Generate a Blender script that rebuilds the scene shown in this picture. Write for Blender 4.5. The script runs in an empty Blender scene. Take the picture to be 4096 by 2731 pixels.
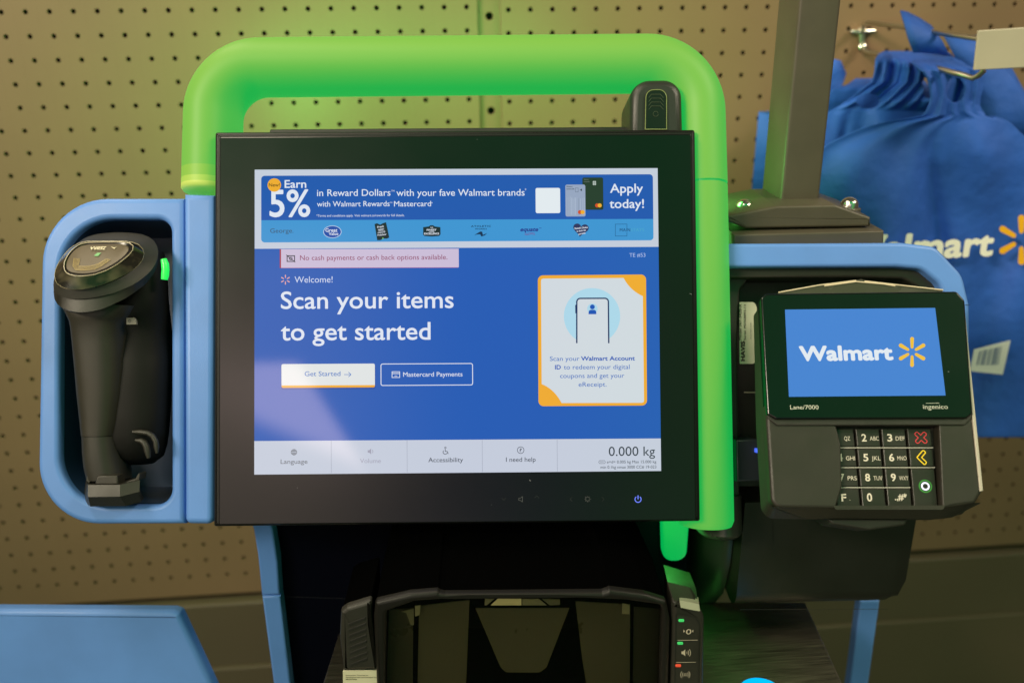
import bpy, math, random
from mathutils import Vector, Matrix
from mathutils.geometry import tessellate_polygon
random.seed(7)
S = bpy.context.scene
COL = S.collection
Z0 = 1.45
V = Vector

# ------------------------------------------------------------------ camera
CAM = V((0.46518496, -1.0711476, -0.00972656 + Z0))
CR = V((0.99600842, -0.08854176, -0.01129533))
CD = V((-0.04129182, -0.34486403, -0.93774399))
CF = V((0.07913415, 0.93446731, -0.34714353))
FPX = 3517.69 / (4096 / 2352)
cd = bpy.data.cameras.new('camera')
cam = bpy.data.objects.new('camera', cd)
COL.objects.link(cam)
m4 = Matrix.Identity(4)
for i in range(3):
    m4[i][0], m4[i][1], m4[i][2], m4[i][3] = CR[i], -CD[i], -CF[i], CAM[i]
cam.matrix_world = m4
cd.sensor_width = 36
cd.lens = 3517.69 / 4096 * 36
cd.clip_start, cd.clip_end = .02, 50
cd.dof.use_dof = True
cd.dof.focus_distance = .665
cd.dof.aperture_fstop = 3.9
S.camera = cam

MO = V((0.47742014, -0.44475037, -0.22353615 + Z0))
MU = V((0.99730557, -0.0726583, -0.01011815))
MV = V((0.03645479, 0.37116816, 0.92784979))
MN = V((-0.06366046, -0.92571862, 0.37281682))

# ------------------------------------------------------------------ world (weak ambient, with colours and a patch made up for reflections)
W = bpy.data.worlds.new('World')
S.world = W
W.use_nodes = True
nt = W.node_tree
nt.nodes.clear()
def wn(t, **k):
    n = nt.nodes.new(t)
    for a, b in k.items(): setattr(n, a, b)
    return n
tc = wn('ShaderNodeTexCoord')
def wdot(vec):
    d = wn('ShaderNodeVectorMath', operation='DOT_PRODUCT')
    nt.links.new(tc.outputs['Generated'], d.inputs[0]); d.inputs[1].default_value = vec
    return d.outputs['Value']
def wmap(o, a, b, c=0., d=1., smooth=True):
    m = wn('ShaderNodeMapRange', interpolation_type='SMOOTHSTEP' if smooth else 'LINEAR')
    nt.links.new(o, m.inputs[0])
    for i, x in enumerate((a, b, c, d)): m.inputs[i + 1].default_value = x
    return m.outputs[0]
def wmath(op, a, b):
    m = wn('ShaderNodeMath', operation=op)
    for i, x in enumerate((a, b)):
        if isinstance(x, (int, float)): m.inputs[i].default_value = x
        else: nt.links.new(x, m.inputs[i])
    return m.outputs[0]
def wmix(f, a, b):
    m = wn('ShaderNodeMix', data_type='RGBA')
    nt.links.new(f, m.inputs[0])
    for i, x in ((6, a), (7, b)):
        if isinstance(x, tuple): m.inputs[i].default_value = (*x, 1)
        else: nt.links.new(x, m.inputs[i])
    return m.outputs[2]
def pray(x, y): return (CF + CR * ((x - 1176) / FPX) + CD * ((y - 784.1) / FPX)).normalized()
def mirr(x, y):
    d = pray(x, y)
    return d - MN * (2 * d.dot(MN))
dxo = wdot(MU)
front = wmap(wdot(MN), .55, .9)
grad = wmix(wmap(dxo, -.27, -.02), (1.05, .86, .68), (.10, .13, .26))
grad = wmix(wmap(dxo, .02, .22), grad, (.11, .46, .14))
grad = wmix(wmap(wdot(MV), .10, .19), grad, (.015, .52, .15))  # green zone added to tint what the bezel reflects
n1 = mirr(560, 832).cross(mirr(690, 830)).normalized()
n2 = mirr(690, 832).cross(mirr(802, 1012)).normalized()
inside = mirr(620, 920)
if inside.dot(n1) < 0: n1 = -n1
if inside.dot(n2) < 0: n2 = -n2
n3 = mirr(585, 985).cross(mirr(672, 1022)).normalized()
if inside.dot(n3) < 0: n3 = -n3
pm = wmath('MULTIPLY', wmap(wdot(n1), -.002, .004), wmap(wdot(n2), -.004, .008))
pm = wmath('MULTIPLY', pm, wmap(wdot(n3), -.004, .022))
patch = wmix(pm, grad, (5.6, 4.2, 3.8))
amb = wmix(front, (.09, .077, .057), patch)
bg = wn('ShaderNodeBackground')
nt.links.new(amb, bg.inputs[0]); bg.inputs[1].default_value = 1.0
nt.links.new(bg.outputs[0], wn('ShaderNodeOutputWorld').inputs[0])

# ------------------------------------------------------------------ ceiling lamps of the shop
def area(name, loc, tgt, sx, sy, power, col, spread=180):
    l = bpy.data.lights.new(name, 'AREA'); l.shape = 'RECTANGLE'; l.size = sx; l.size_y = sy
    l.energy = power; l.color = col; l.spread = math.radians(spread)
    o = bpy.data.objects.new(name, l); COL.objects.link(o)
    o.location = loc
    o.rotation_euler = (V(tgt) - V(loc)).to_track_quat('-Z', 'Y').to_euler()
    return o
WARM = (1.0, .86, .66)
area('ceiling_lamp', (-.1, -.30, Z0 + 1.05), (.25, -.16, Z0 - .2), 1.7, .2, 13, WARM)
area('ceiling_lamp', (-1.7, -2.2, Z0 + 1.45), (.35, -.4, Z0 + .36), 1.2, .5, 11.5, WARM, 56)
area('ceiling_lamp', (2.3, -1.2, Z0 + 1.5), (1.05, -.2, Z0 + .2), 1.2, .3, 4.2, WARM, 54)
S.view_settings.view_transform = 'Standard'
S.view_settings.look = 'None'
S.view_settings.exposure = 0
S.view_settings.gamma = 1
S.view_settings.use_curve_mapping = False

# ------------------------------------------------------------------ frames
class Fr:
    def __init__(s, o, u, v):
        s.o, s.u, s.v = V(o), V(u).normalized(), V(v).normalized()
        s.n = s.u.cross(s.v).normalized()
    def l(s, x, y, w=0.):
        d = CF + CR * ((x - 1176) / FPX) + CD * ((y - 784.1) / FPX)
        o = s.o + s.n * w
        t = (o - CAM).dot(s.n) / d.dot(s.n)
        q = CAM + d * t - o
        return V((q.dot(s.u), q.dot(s.v)))
    def p(s, a, b, w=0.): return s.o + s.u * a + s.v * b + s.n * w
    def px(s, x, y, w=0.):
        a = s.l(x, y, w); return s.p(a[0], a[1], w)
    def sc(s, x, y, w=0.): return (s.l(x + 5, y, w) - s.l(x - 5, y, w)).length / 10
MF = Fr(MO, MU, MV)
kn = V((MN.x, MN.y, 0)).normalized()
KU = V((-kn.y, kn.x, 0))
KF = Fr(MO, KU, (0, 0, 1))
TF = Fr((0.7716138, -0.49527285, -0.2431461 + Z0), (0.98589824, -0.16495513, 0.02818614), (0.06887265, 0.5534628, 0.83002138))
WF = Fr((0, 0, Z0), (1, 0, 0), (0, 0, 1))
CZ = Z0 - .53
HF = Fr((MO.x, MO.y, CZ), KU, -kn)

def cv(ox, oy, k):  # crop coordinates -> picture coordinates
    return lambda pts: [(ox + k * p[0], oy + k * p[1], *p[2:]) for p in pts]
cHand = cv(0, 344.5, .586)
cHead = cv(86.13, 505.3, .15381)
cFoot = cv(172.3, 947.5, .15743)
cTerm = cv(1607.8, 574.2, .4396)
cKey = cv(1883.4, 947.5, .15746)
cScan = cv(516.8, 1177.2, .5127)
cRight = cv(1493, 1119.7, .3652)
cPole = cv(1636.5, 0, .3844)
cBag = cv(1837.5, 0, .25637)
cBL = cv(562.7, 373.2, .2246)
cBR = cv(1033.6, 373.2, .2148)
cHL = cv(562.7, 562.7, .249)
cCd = cv(1137, 562.7, .4284)
cMn = cv(562.7, 976.2, .4199)
cHub = cv(1493, 1119.7, .2015)

# ------------------------------------------------------------------ materials
def lin(c):
    return tuple((x / 255 / 12.92 if x / 255 <= .04045 else ((x / 255 + .055) / 1.055) ** 2.4) for x in c)
MATS = {}
def pbr(name, col, rough=.45, metal=0, spec=.5, bump=None, var=.0, vs=30, em=None, k=1., rv=0., coat=0, stretch=None, specks=None):
    if name in MATS: return MATS[name]
    m = bpy.data.materials.new(name); m.use_nodes = True
    t = m.node_tree; N = t.nodes; L = t.links
    b = N['Principled BSDF']
    b.inputs['Base Color'].default_value = (*col, 1)
    b.inputs['Roughness'].default_value = rough
    b.inputs['Metallic'].default_value = metal
    b.inputs['Specular IOR Level'].default_value = spec
    if coat:
        b.inputs['Coat Weight'].default_value = coat; b.inputs['Coat Roughness'].default_value = .08
    if em:
        b.inputs['Emission Color'].default_value = (*em, 1); b.inputs['Emission Strength'].default_value = k
    if bump or var or rv:
        c = N.new('ShaderNodeTexCoord'); src = c.outputs['Object']
        if stretch:
            mp = N.new('ShaderNodeMapping'); mp.inputs['Scale'].default_value = stretch
            L.new(src, mp.inputs[0]); src = mp.outputs[0]
        def noise(scale, det=3):
            n = N.new('ShaderNodeTexNoise'); n.inputs['Scale'].default_value = scale
            n.inputs['Detail'].default_value = det; L.new(src, n.inputs['Vector']); return n.outputs['Fac']
        if var:
            r = N.new('ShaderNodeMapRange'); L.new(noise(vs, 5), r.inputs[0])
            r.inputs[1].default_value, r.inputs[2].default_value = .3, .7
            r.inputs[3].default_value, r.inputs[4].default_value = 1 - var, 1 + var
            mx = N.new('ShaderNodeVectorMath'); mx.operation = 'SCALE'; mx.inputs[0].default_value = col
            L.new(r.outputs[0], mx.inputs['Scale']); L.new(mx.outputs[0], b.inputs['Base Color'])
        if rv:
            r = N.new('ShaderNodeMapRange'); L.new(noise(vs * .7, 6), r.inputs[0])
            r.inputs[1].default_value, r.inputs[2].default_value = .3, .7
            r.inputs[3].default_value, r.inputs[4].default_value = max(.02, rough - rv), rough + rv
            L.new(r.outputs[0], b.inputs['Roughness'])
        if bump:
            bn = N.new('ShaderNodeBump'); bn.inputs['Strength'].default_value = bump[1]
            bn.inputs['Distance'].default_value = bump[2] if len(bump) > 2 else .0005
            L.new(noise(bump[0]), bn.inputs['Height']); L.new(bn.outputs[0], b.inputs['Normal'])
    if specks:  # scattered grit, nicks and dust: (cells per metre, radius in cells, colour, share)
        sc_, rad, scol, share = specks
        c = N.new('ShaderNodeTexCoord'); vo = N.new('ShaderNodeTexVoronoi'); vo.inputs['Scale'].default_value = sc_
        wp_ = N.new('ShaderNodeTexNoise'); wp_.inputs['Scale'].default_value = sc_ * 6
        ad = N.new('ShaderNodeVectorMath'); ad.operation = 'MULTIPLY_ADD'; ad.inputs[1].default_value = (.006,) * 3
        L.new(c.outputs['Object'], wp_.inputs['Vector']); L.new(wp_.outputs['Color'], ad.inputs[0]); L.new(c.outputs['Object'], ad.inputs[2])
        L.new(ad.outputs[0], vo.inputs['Vector'])
        sp = N.new('ShaderNodeSeparateColor'); L.new(vo.outputs['Color'], sp.inputs[0])
        k1 = N.new('ShaderNodeMath'); k1.operation = 'LESS_THAN'; k1.inputs[1].default_value = share; L.new(sp.outputs[0], k1.inputs[0])
        k3 = N.new('ShaderNodeMath'); k3.operation = 'MULTIPLY'; k3.inputs[1].default_value = rad; L.new(sp.outputs[1], k3.inputs[0])
        k2 = N.new('ShaderNodeMath'); k2.operation = 'LESS_THAN'; L.new(vo.outputs['Distance'], k2.inputs[0]); L.new(k3.outputs[0], k2.inputs[1])
        km = N.new('ShaderNodeMath'); km.operation = 'MULTIPLY'; L.new(k1.outputs[0], km.inputs[0]); L.new(k2.outputs[0], km.inputs[1])
        mx = N.new('ShaderNodeMix'); mx.data_type = 'RGBA'; L.new(km.outputs[0], mx.inputs[0])
        if b.inputs['Base Color'].is_linked: L.new(b.inputs['Base Color'].links[0].from_socket, mx.inputs[6])
        else: mx.inputs[6].default_value = (*col, 1)
        mx.inputs[7].default_value = (*scol, 1); L.new(mx.outputs[2], b.inputs['Base Color'])
    MATS[name] = m
    return m
def scr(rgb, k=1.):  # lit screen pixel colour under the cover glass
    n = 'screen_%d_%d_%d' % tuple(rgb)
    return pbr(n, (.004, .004, .004), .045, em=lin(rgb), k=k)
def ink(rgb, rough=.5): return pbr('ink_%d_%d_%d' % tuple(rgb), lin(rgb), rough)

BLUE = pbr('blue_plastic', (.115, .27, .70), .44, bump=(1400, .3, .0003), var=.07, vs=18, rv=.08, specks=(38, .07, (.03, .05, .10), .35))
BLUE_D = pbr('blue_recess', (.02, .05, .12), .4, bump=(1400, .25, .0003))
BLACK = pbr('black_plastic', (.017, .016, .013), .45, bump=(2200, .3, .0003), var=.2, vs=40, rv=.08)
BLACK2 = pbr('charcoal_plastic', (.026, .024, .018), .48, bump=(2200, .35, .0003), var=.15, vs=40, rv=.08)
GREYB = pbr('grey_plastic', (.026, .023, .016), .45, bump=(2200, .35, .0003), var=.12, vs=40, rv=.08)
GLASS = pbr('black_cover_glass', (.003, .003, .0035), .22, rv=.03, vs=12, specks=(70, .055, (.16, .16, .17), .3))
GLOSS = pbr('black_gloss', (.008, .008, .008), .22, rv=.06, vs=25)
GLOW = pbr('green_lamp_diffuser', (.15, .09, .0), .5, 0, .3, em=(.0, .43, .068), k=1., bump=(300, .05, .0003))
GLOWT = pbr('green_lamp_tail', (.02, .03, .01), .33, em=(.0, .42, .075), k=1.)
GLOWE = pbr('pale_lamp_fade', (.5, .42, .12), .5, 0, .3, em=(.04, .30, .03), k=1.)
STEEL = pbr('brushed_steel', (.34, .29, .22), .46, 1, bump=(60, .12, .0003), stretch=(1, 40, 1), rv=.1, vs=40, var=.12)
CHROME = pbr('chrome', (.75, .72, .66), .18, 1, rv=.05)
ZINC = pbr('zinc_wire', (.55, .50, .40), .33, 1, rv=.08)
POLE = pbr('grey_powder_coat', (.08, .068, .046), .42, bump=(1500, .3, .0003), var=.1)
WALL = pbr('beige_painted_steel', (.225, .134, .074), .42, bump=(500, .05, .0003), var=.09, vs=4, rv=.08)
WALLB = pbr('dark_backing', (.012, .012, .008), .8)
BASE = pbr('brown_base_steel', (.11, .08, .048), .5, var=.06, vs=5)
BAG = pbr('blue_fabric', (.018, .10, .48), .7, bump=(45, .55, .004), var=.10, vs=22)
LABELW = pbr('paper_label', (.62, .58, .46), .55, var=.05, vs=60)

# ------------------------------------------------------------------ geometry collector
def area2(lp): return sum(lp[i - 1][0] * lp[i][1] - lp[i][0] * lp[i - 1][1] for i in range(len(lp))) / 2
def ccw(lp): return list(lp) if area2(lp) > 0 else list(reversed(lp))
def inset(lp, d):
    n = len(lp); out = []
    for i in range(n):
        a, b, c = lp[i - 1], lp[i], lp[(i + 1) % n]
        e1 = (b - a); e2 = (c - b)
        if e1.length < 1e-9 or e2.length < 1e-9: out.append(b.copy()); continue
        e1.normalize(); e2.normalize()
        n1 = V((-e1.y, e1.x)); n2 = V((-e2.y, e2.x))
        h = n1 + n2
        if h.length < 1e-6: out.append(b + n1 * d); continue
        h.normalize()
        out.append(b + h * (d / max(.35, h.dot(n1))))
    return out
def fillet(pts, seg=8):  # pts: [(Vector2, r)]
    n = len(pts); out = []
    for i in range(n):
        a, (b, r), c = pts[i - 1][0], pts[i], pts[(i + 1) % n][0]
        if r <= 0: out.append(b.copy()); continue
        u = (a - b); w = (c - b)
        lu, lw = u.length, w.length
        u.normalize(); w.normalize()
        ang = math.acos(max(-1, min(1, u.dot(w))))
        if ang > 3.08: out.append(b.copy()); continue
        d = min(r / math.tan(ang / 2), lu * .49, lw * .49)
        rr = d * math.tan(ang / 2)
        ctr = b + (u + w).normalized() * (rr / math.sin(ang / 2))
        p, q = b + u * d, b + w * d
        a0 = math.atan2(p.y - ctr.y, p.x - ctr.x); a1 = math.atan2(q.y - ctr.y, q.x - ctr.x)
        da = (a1 - a0 + math.pi) % (2 * math.pi) - math.pi
        for k in range(seg + 1):
            t = a0 + da * k / seg
            out.append(V((ctr.x + rr * math.cos(t), ctr.y + rr * math.sin(t))))
    return out
def loop(fr, pts, w=0., seg=8):  # picture outline -> rounded outline in the frame's own plane
    sc = fr.sc(pts[0][0], pts[0][1], w)
    return ccw(fillet([(fr.l(p[0], p[1], w), (p[2] if len(p) > 2 else 0) * sc) for p in pts], seg))
def box2(fr, x0, y0, x1, y1, w=0., r=0, seg=6):
    a, b = fr.l(x0, y0, w), fr.l(x1, y1, w); sc = fr.sc(x0, y0, w)
    return ccw(fillet([(V((a.x, a.y)), r * sc), (V((b.x, a.y)), r * sc), (V((b.x, b.y)), r * sc), (V((a.x, b.y)), r * sc)], seg))
def circ(fr, x, y, r, w=0., n=28, ry=None):
    c = fr.l(x, y, w); sc = fr.sc(x, y, w); ry = ry or r
    return [V((c.x + r * sc * math.cos(2 * math.pi * k / n), c.y + ry * sc * math.sin(2 * math.pi * k / n))) for k in range(n)]

TXT = {}
def glyphs(s, bold, font_shear, spacing):
    key = (s, bold, font_shear, spacing)
    if key not in TXT:
        c = bpy.data.curves.new('t', 'FONT'); c.body = s; c.size = 1; c.offset = bold; c.shear = font_shear
        c.resolution_u = 4; c.space_character = spacing
        o = bpy.data.objects.new('t', c); COL.objects.link(o)
        dg = bpy.context.evaluated_depsgraph_get(); dg.update()
        me = o.evaluated_get(dg).to_mesh()
        vs = [v.co.copy() for v in me.vertices]; fs = [tuple(p.vertices) for p in me.polygons]
        nz = [p.normal.z for p in me.polygons]
        fs = [f if z > 0 else tuple(reversed(f)) for f, z in zip(fs, nz)]
        o.evaluated_get(dg).to_mesh_clear()
        bpy.data.objects.remove(o); bpy.data.curves.remove(c)
        TXT[key] = (vs, fs)
    return TXT[key]
def capheight(bold):
    vs, _ = glyphs('H', bold, 0, 1.); return max(v.y for v in vs)

class M:
    def __init__(s): s.v = []; s.f = []; s.mi = []; s.mats = []
    def add(s, vs, fs, mat):
        if mat not in s.mats: s.mats.append(mat)
        k = s.mats.index(mat); o = len(s.v)
        s.v += [V(x) for x in vs]; s.f += [tuple(i + o for i in f) for f in fs]; s.mi += [k] * len(fs)
        return s
    def flat(s, fr, lp, w, mat): return s.add([fr.p(a.x, a.y, w) for a in lp], [tuple(range(len(lp)))], mat)
    def quads(s, fr, lpA, lpB, w, mat):
        n = len(lpA)
        return s.add([fr.p(a.x, a.y, w) for a in lpA + lpB], [(i, (i + 1) % n, n + (i + 1) % n, n + i) for i in range(n)], mat)
    def outline(s, fr, lp, t, w, mat): return s.quads(fr, lp, inset(lp, t), w, mat)
    def slab(s, fr, lp, w, th, mat, bev=.0015, seg=3, hole=None, hole_bev=None, back=True, wall_mat=None, cap_mat=None):
        lp = ccw(lp); n = len(lp); vs = []; fs = []
        rings = [(0, -th), (0, -bev)] if bev else [(0, -th), (0, 0)]
        if bev:
            for k in range(1, seg + 1):
                a = k / seg * math.pi / 2
                rings.append((bev * (1 - math.cos(a)), -bev * (1 - math.sin(a))))
        for d, dw in rings:
            l2 = inset(lp, d) if d else lp
            vs += [fr.p(a.x, a.y, w + dw) for a in l2]
        for r in range(len(rings) - 1):
            o = r * n
            fs += [(o + i, o + (i + 1) % n, o + n + (i + 1) % n, o + n + i) for i in range(n)]
        s.add(vs, fs, wall_mat or mat)
        top = inset(lp, rings[-1][0]) if rings[-1][0] else lp
        if hole is None:
            s.add([fr.p(a.x, a.y, w) for a in top], [tuple(range(n))], cap_mat or mat)
            if back: s.add([fr.p(a.x, a.y, w - th) for a in lp], [tuple(reversed(range(n)))], mat)
        else:
            hl = ccw(hole); hb = bev if hole_bev is None else hole_bev
            hn = len(hl); hr = []; vs = []; fs = []
            for k in range(seg + 1):
                a = math.pi / 2 * (1 - k / seg)
                hr.append((-hb * (1 - math.cos(a)), -hb * (1 - math.sin(a))))
            hr.append((0, -th))
            for d, dw in hr: vs += [fr.p(a.x, a.y, w + dw) for a in inset(hl, d)]
            for r in range(len(hr) - 1):
                o = r * hn
                fs += [(o + i, o + (i + 1) % hn, o + hn + (i + 1) % hn, o + hn + i) for i in range(hn)]
            s.add(vs, fs, wall_mat or mat)
            h0 = inset(hl, hr[0][0])
            for lo, hi, ww, rev in ((top, h0, w, 0), (lp, hl, w - th, 1)):
                tri = tessellate_polygon([[V((a.x, a.y, 0)) for a in lo], [V((a.x, a.y, 0)) for a in hi]])
                P = lo + hi; out = []
                for t in tri:
                    A, B, C = (P[i] for i in t)
                    pos = (B - A).cross(C - A) > 0
                    out.append(tuple(t) if pos != bool(rev) else tuple(reversed(t)))
                s.add([fr.p(a.x, a.y, ww) for a in P], out, mat)
        return s
    def loft(s, rings, mat, cap0=True, cap1=True, closed=True):
        n = len(rings[0]); vs = [p for r in rings for p in r]; fs = []
        for r in range(len(rings) - 1):
            o = r * n
            for i in range(n if closed else n - 1):
                j = (i + 1) % n
                fs.append((o + i, o + j, o + n + j, o + n + i))
        if cap0: fs.append(tuple(reversed(range(n))))
        if cap1: fs.append(tuple(range((len(rings) - 1) * n, len(rings) * n)))
        return s.add(vs, fs, mat)
    def tube(s, pts, r, mat, n=12, caps=True):
        pts = [V(p) for p in pts]; rings = []
        t0 = (pts[1] - pts[0]).normalized()
        up = t0.orthogonal().normalized()
        for i, p in enumerate(pts):
            a = pts[max(0, i - 1)]; b = pts[min(len(pts) - 1, i + 1)]
            t = (b - a).normalized()
            up = (up - t * up.dot(t)).normalized(); sd = t.cross(up)
            rr = r[i] if isinstance(r, (list, tuple)) else r
            rings.append([p + up * (rr * math.cos(2 * math.pi * k / n)) + sd * (rr * math.sin(2 * math.pi * k / n)) for k in range(n)])
        return s.loft(rings, mat, caps, caps)
    def dome(s, c, ax, r, h, mat, n=20, skirt=.0):
        c = V(c); ax = V(ax).normalized(); u = ax.orthogonal().normalized(); w = ax.cross(u)
        rings = []
        prof = ([(1, -skirt)] if skirt else []) + [(math.cos(a), math.sin(a)) for a in [k * math.pi / 2 / 6 for k in range(6)]] + [(.02, 1)]
        for rr, hh in prof:
            z = hh * h if hh >= 0 else hh
            rings.append([c + ax * z + (u * math.cos(2 * math.pi * k / n) + w * math.sin(2 * math.pi * k / n)) * (rr * r) for k in range(n)])
        return s.loft(rings, mat)
    def box(s, fr, a0, b0, a1, b1, w0, w1, mat):
        return s.slab(fr, [V((a0, b0)), V((a1, b0)), V((a1, b1)), V((a0, b1))], w1, w1 - w0, mat, bev=0)
    def txt(s, fr, t, A, B, h, w, mat, bold=0., shear=0., spacing=1., flip=False):
        a, b = fr.l(*A, w), fr.l(*B, w); ex = (b - a); wd = ex.length; ex.normalize(); ey = V((-ex.y, ex.x))
        if bold > 0:  # heavier weight: the same letters printed again, slightly shifted
            d = bold * h * fr.sc(*A, w) / capheight(0); wd -= 2 * d; h = h - 2 * d / fr.sc(*A, w); a = a + ex * d + ey * d
            for k in range(8):
                t_ = k * math.pi / 4
                s._letters(fr, t, a + ex * (d * math.cos(t_)) + ey * (d * math.sin(t_)), ex, ey, wd, h * fr.sc(*A, w), w + .000006 * (k + 1), mat, shear, spacing)
            bold = 0.
        return s._letters(fr, t, a, ex, ey, wd, h * fr.sc(*A, w), w, mat, shear, spacing)
    def _letters(s, fr, t, a, ex, ey, wd, h, w, mat, shear, spacing):
        vs, fs = glyphs(t, 0., shear, spacing)
        x0, x1 = min(v.x for v in vs), max(v.x for v in vs)
        kx = wd / (x1 - x0); ky = h / capheight(0.)
        out = []
        for v in vs:
            q = a + ex * ((v.x - x0) * kx) + ey * (v.y * ky); out.append(fr.p(q.x, q.y, w))
        return s.add(out, fs, mat)
    def stroke(s, fr, pts, wd, w, mat, closed=False):  # flat line of constant width, points in picture coordinates
        P = [fr.l(p[0], p[1], w) for p in pts]; n = len(P); hw = wd / 2 * fr.sc(*pts[0][:2], w)
        Lf, Rt = [], []
        for i in range(n):
            a = P[i - 1] if (i or closed) else P[i]; c = P[(i + 1) % n] if (i < n - 1 or closed) else P[i]
            t1 = (P[i] - a) if (P[i] - a).length > 1e-9 else (c - P[i]); t2 = (c - P[i]) if (c - P[i]).length > 1e-9 else t1
            n1 = V((-t1.y, t1.x)).normalized(); n2 = V((-t2.y, t2.x)).normalized(); h = (n1 + n2)
            h = n1 if h.length < 1e-6 else h.normalized()
            k = hw / max(.4, h.dot(n1)); Lf.append(P[i] + h * k); Rt.append(P[i] - h * k)
        vs = [fr.p(q.x, q.y, w) for q in Lf + Rt]; m = n if closed else n - 1
        return s.add(vs, [(n + i, n + (i + 1) % n, (i + 1) % n, i) for i in range(m)], mat)
    def build(s, name, parent=None, loc=None, angle=35, smooth=True):
        org = V(ORG[parent.name]) if parent else V(loc if loc is not None else (0, 0, 0))
        me = bpy.data.meshes.new(name)
        me.from_pydata([v - org for v in s.v], [], s.f)
        for mt in s.mats: me.materials.append(mt)
        me.polygons.foreach_set('material_index', s.mi)
        if smooth:
            me.polygons.foreach_set('use_smooth', [True] * len(me.polygons))
            me.set_sharp_from_angle(angle=math.radians(angle))
        me.update()
        o = bpy.data.objects.new(name, me); COL.objects.link(o)
        if parent: o.parent = parent
        else: o.location = org
        ORG[o.name] = org
        return o
ORG = {}
def tag(o, label, cat, group=None, kind=None):
    if label: o['label'] = label
    if cat: o['category'] = cat
    if group: o['group'] = group
    if kind: o['kind'] = kind
    return o
def thing(name, label, cat, loc, group=None):
    o = bpy.data.objects.new(name, None); COL.objects.link(o); o.location = loc
    o.empty_display_size = .05
    ORG[o.name] = V(loc)
    return tag(o, label, cat, group)

# ================================================================== SETTING: floor and display wall
f = M().add([(-2.5, -3, 0), (3.5, -3, 0), (3.5, .6, 0), (-2.5, .6, 0)], [(0, 1, 2, 3)],
            pbr('floor_tile', (.22, .20, .17), .4, var=.08, vs=3))
tag(f.build('floor'), None, None, kind='structure')

P = .0254
def pegboard(m, c0, c1, x_of, z_of, r0, r1, xl, xr, zb, zt, hr=.0028, n=12, th=.0035):
    # one perforated sheet: every hole is a real opening with its own rim
    for c in range(c0, c1 + 1):
        xa = xl if c == c0 else x_of(c) - P / 2; xb = xr if c == c1 else x_of(c) + P / 2
        for r in range(r0, r1 + 1):
            zt2 = zt if r == r0 else z_of(r) + P / 2; zb2 = zb if r == r1 else z_of(r) - P / 2
            cx, cz = x_of(c), z_of(r)
            cor = [(xa, zb2), (xb, zb2), (xb, zt2), (xa, zt2)]
            vs = [(x, 0, z) for x, z in cor]
            for y in (0, th):
                vs += [(cx + hr * math.cos(2 * math.pi * (k - n * .375) / n), y, cz + hr * math.sin(2 * math.pi * (k - n * .375) / n)) for k in range(n)]
            fs = []
            q = n // 4
            for i in range(4):
                k0 = i * q
                fs.append(tuple([i, (i + 1) % 4] + [4 + (k0 + j) % n for j in range(q, -1, -1)]))
            fs += [(4 + k, 4 + (k + 1) % n, 4 + n + (k + 1) % n, 4 + n + k) for k in range(n)]
            m.add(vs, fs, WALL)
ZB = Z0 - .768
m = M(); xL = .5205
pegboard(m, -20, 20, lambda c: c * P + .0005 * (c / 20), lambda r: Z0 - r * P, -8, 29, -20.5 * P, xL, ZB, Z0 + 8.5 * P)
m.add([(xL, 0, ZB), (xL, .012, ZB), (xL, .012, Z0 + 8.5 * P), (xL, 0, Z0 + 8.5 * P)], [(0, 1, 2, 3)], WALL)
tag(m.build('pegboard', smooth=False), 'beige perforated metal wall panel behind the scanner holster, left of the seam', 'pegboard')
m = M(); xR = .5475
pegboard(m, 0, 40, lambda c: .5563 + c * P, lambda r: Z0 - .0036 - r * P, -8, 29, xR, .5563 + 40.5 * P, ZB, Z0 + 8.5 * P)
m.add([(xR, 0, ZB), (xR, 0, Z0 + 8.5 * P), (xR, .012, Z0 + 8.5 * P), (xR, .012, ZB)], [(0, 1, 2, 3)], WALL)
tag(m.build('pegboard', smooth=False), 'beige perforated metal wall panel behind the pole and the blue bags', 'pegboard')
# upright between the two panels, with round bolt holes
m = M()
zc = [-.0102 - .1057 * k for k in range(-1, 7)]
zed = [8.5 * P] + [(zc[i] + zc[i + 1]) / 2 for i in range(len(zc) - 1)] + [ZB - Z0]
for i, z in enumerate(zc):
    lp = [V((xL - .006, zed[i + 1])), V((xR + .006, zed[i + 1])), V((xR + .006, zed[i])), V((xL - .006, zed[i]))]
    hl = [V((.5347 + .0044 * math.cos(k * math.pi / 8), z + .0044 * math.sin(k * math.pi / 8))) for k in range(16)]
    m.slab(WF, lp, -.006, .004, WALL, bev=0, hole=hl, hole_bev=.0004, seg=1)
tag(m.build('upright_post', smooth=False), 'narrow vertical steel strip with bolt holes joining the perforated panels', 'upright post')
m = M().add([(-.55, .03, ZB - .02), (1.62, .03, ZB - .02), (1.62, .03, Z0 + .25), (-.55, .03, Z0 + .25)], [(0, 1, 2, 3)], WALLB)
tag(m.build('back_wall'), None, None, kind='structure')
# base panel under the boards
m = M()
m.slab(WF, [V((-.55, -Z0 + .02)), V((1.62, -Z0 + .02)), V((1.62, ZB - Z0 - .009)), V((-.55, ZB - Z0 - .009))], .012, .03, BASE, bev=.003)
m.slab(WF, [V((-.55, -Z0 + .02)), V((1.62, -Z0 + .02)), V((1.62, ZB - Z0 - .115)), V((-.55, ZB - Z0 - .115))], .018, .006, BASE, bev=.002)
tag(m.build('base_panel'), 'plain brown metal base panel below the perforated wall', 'panel')

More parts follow.
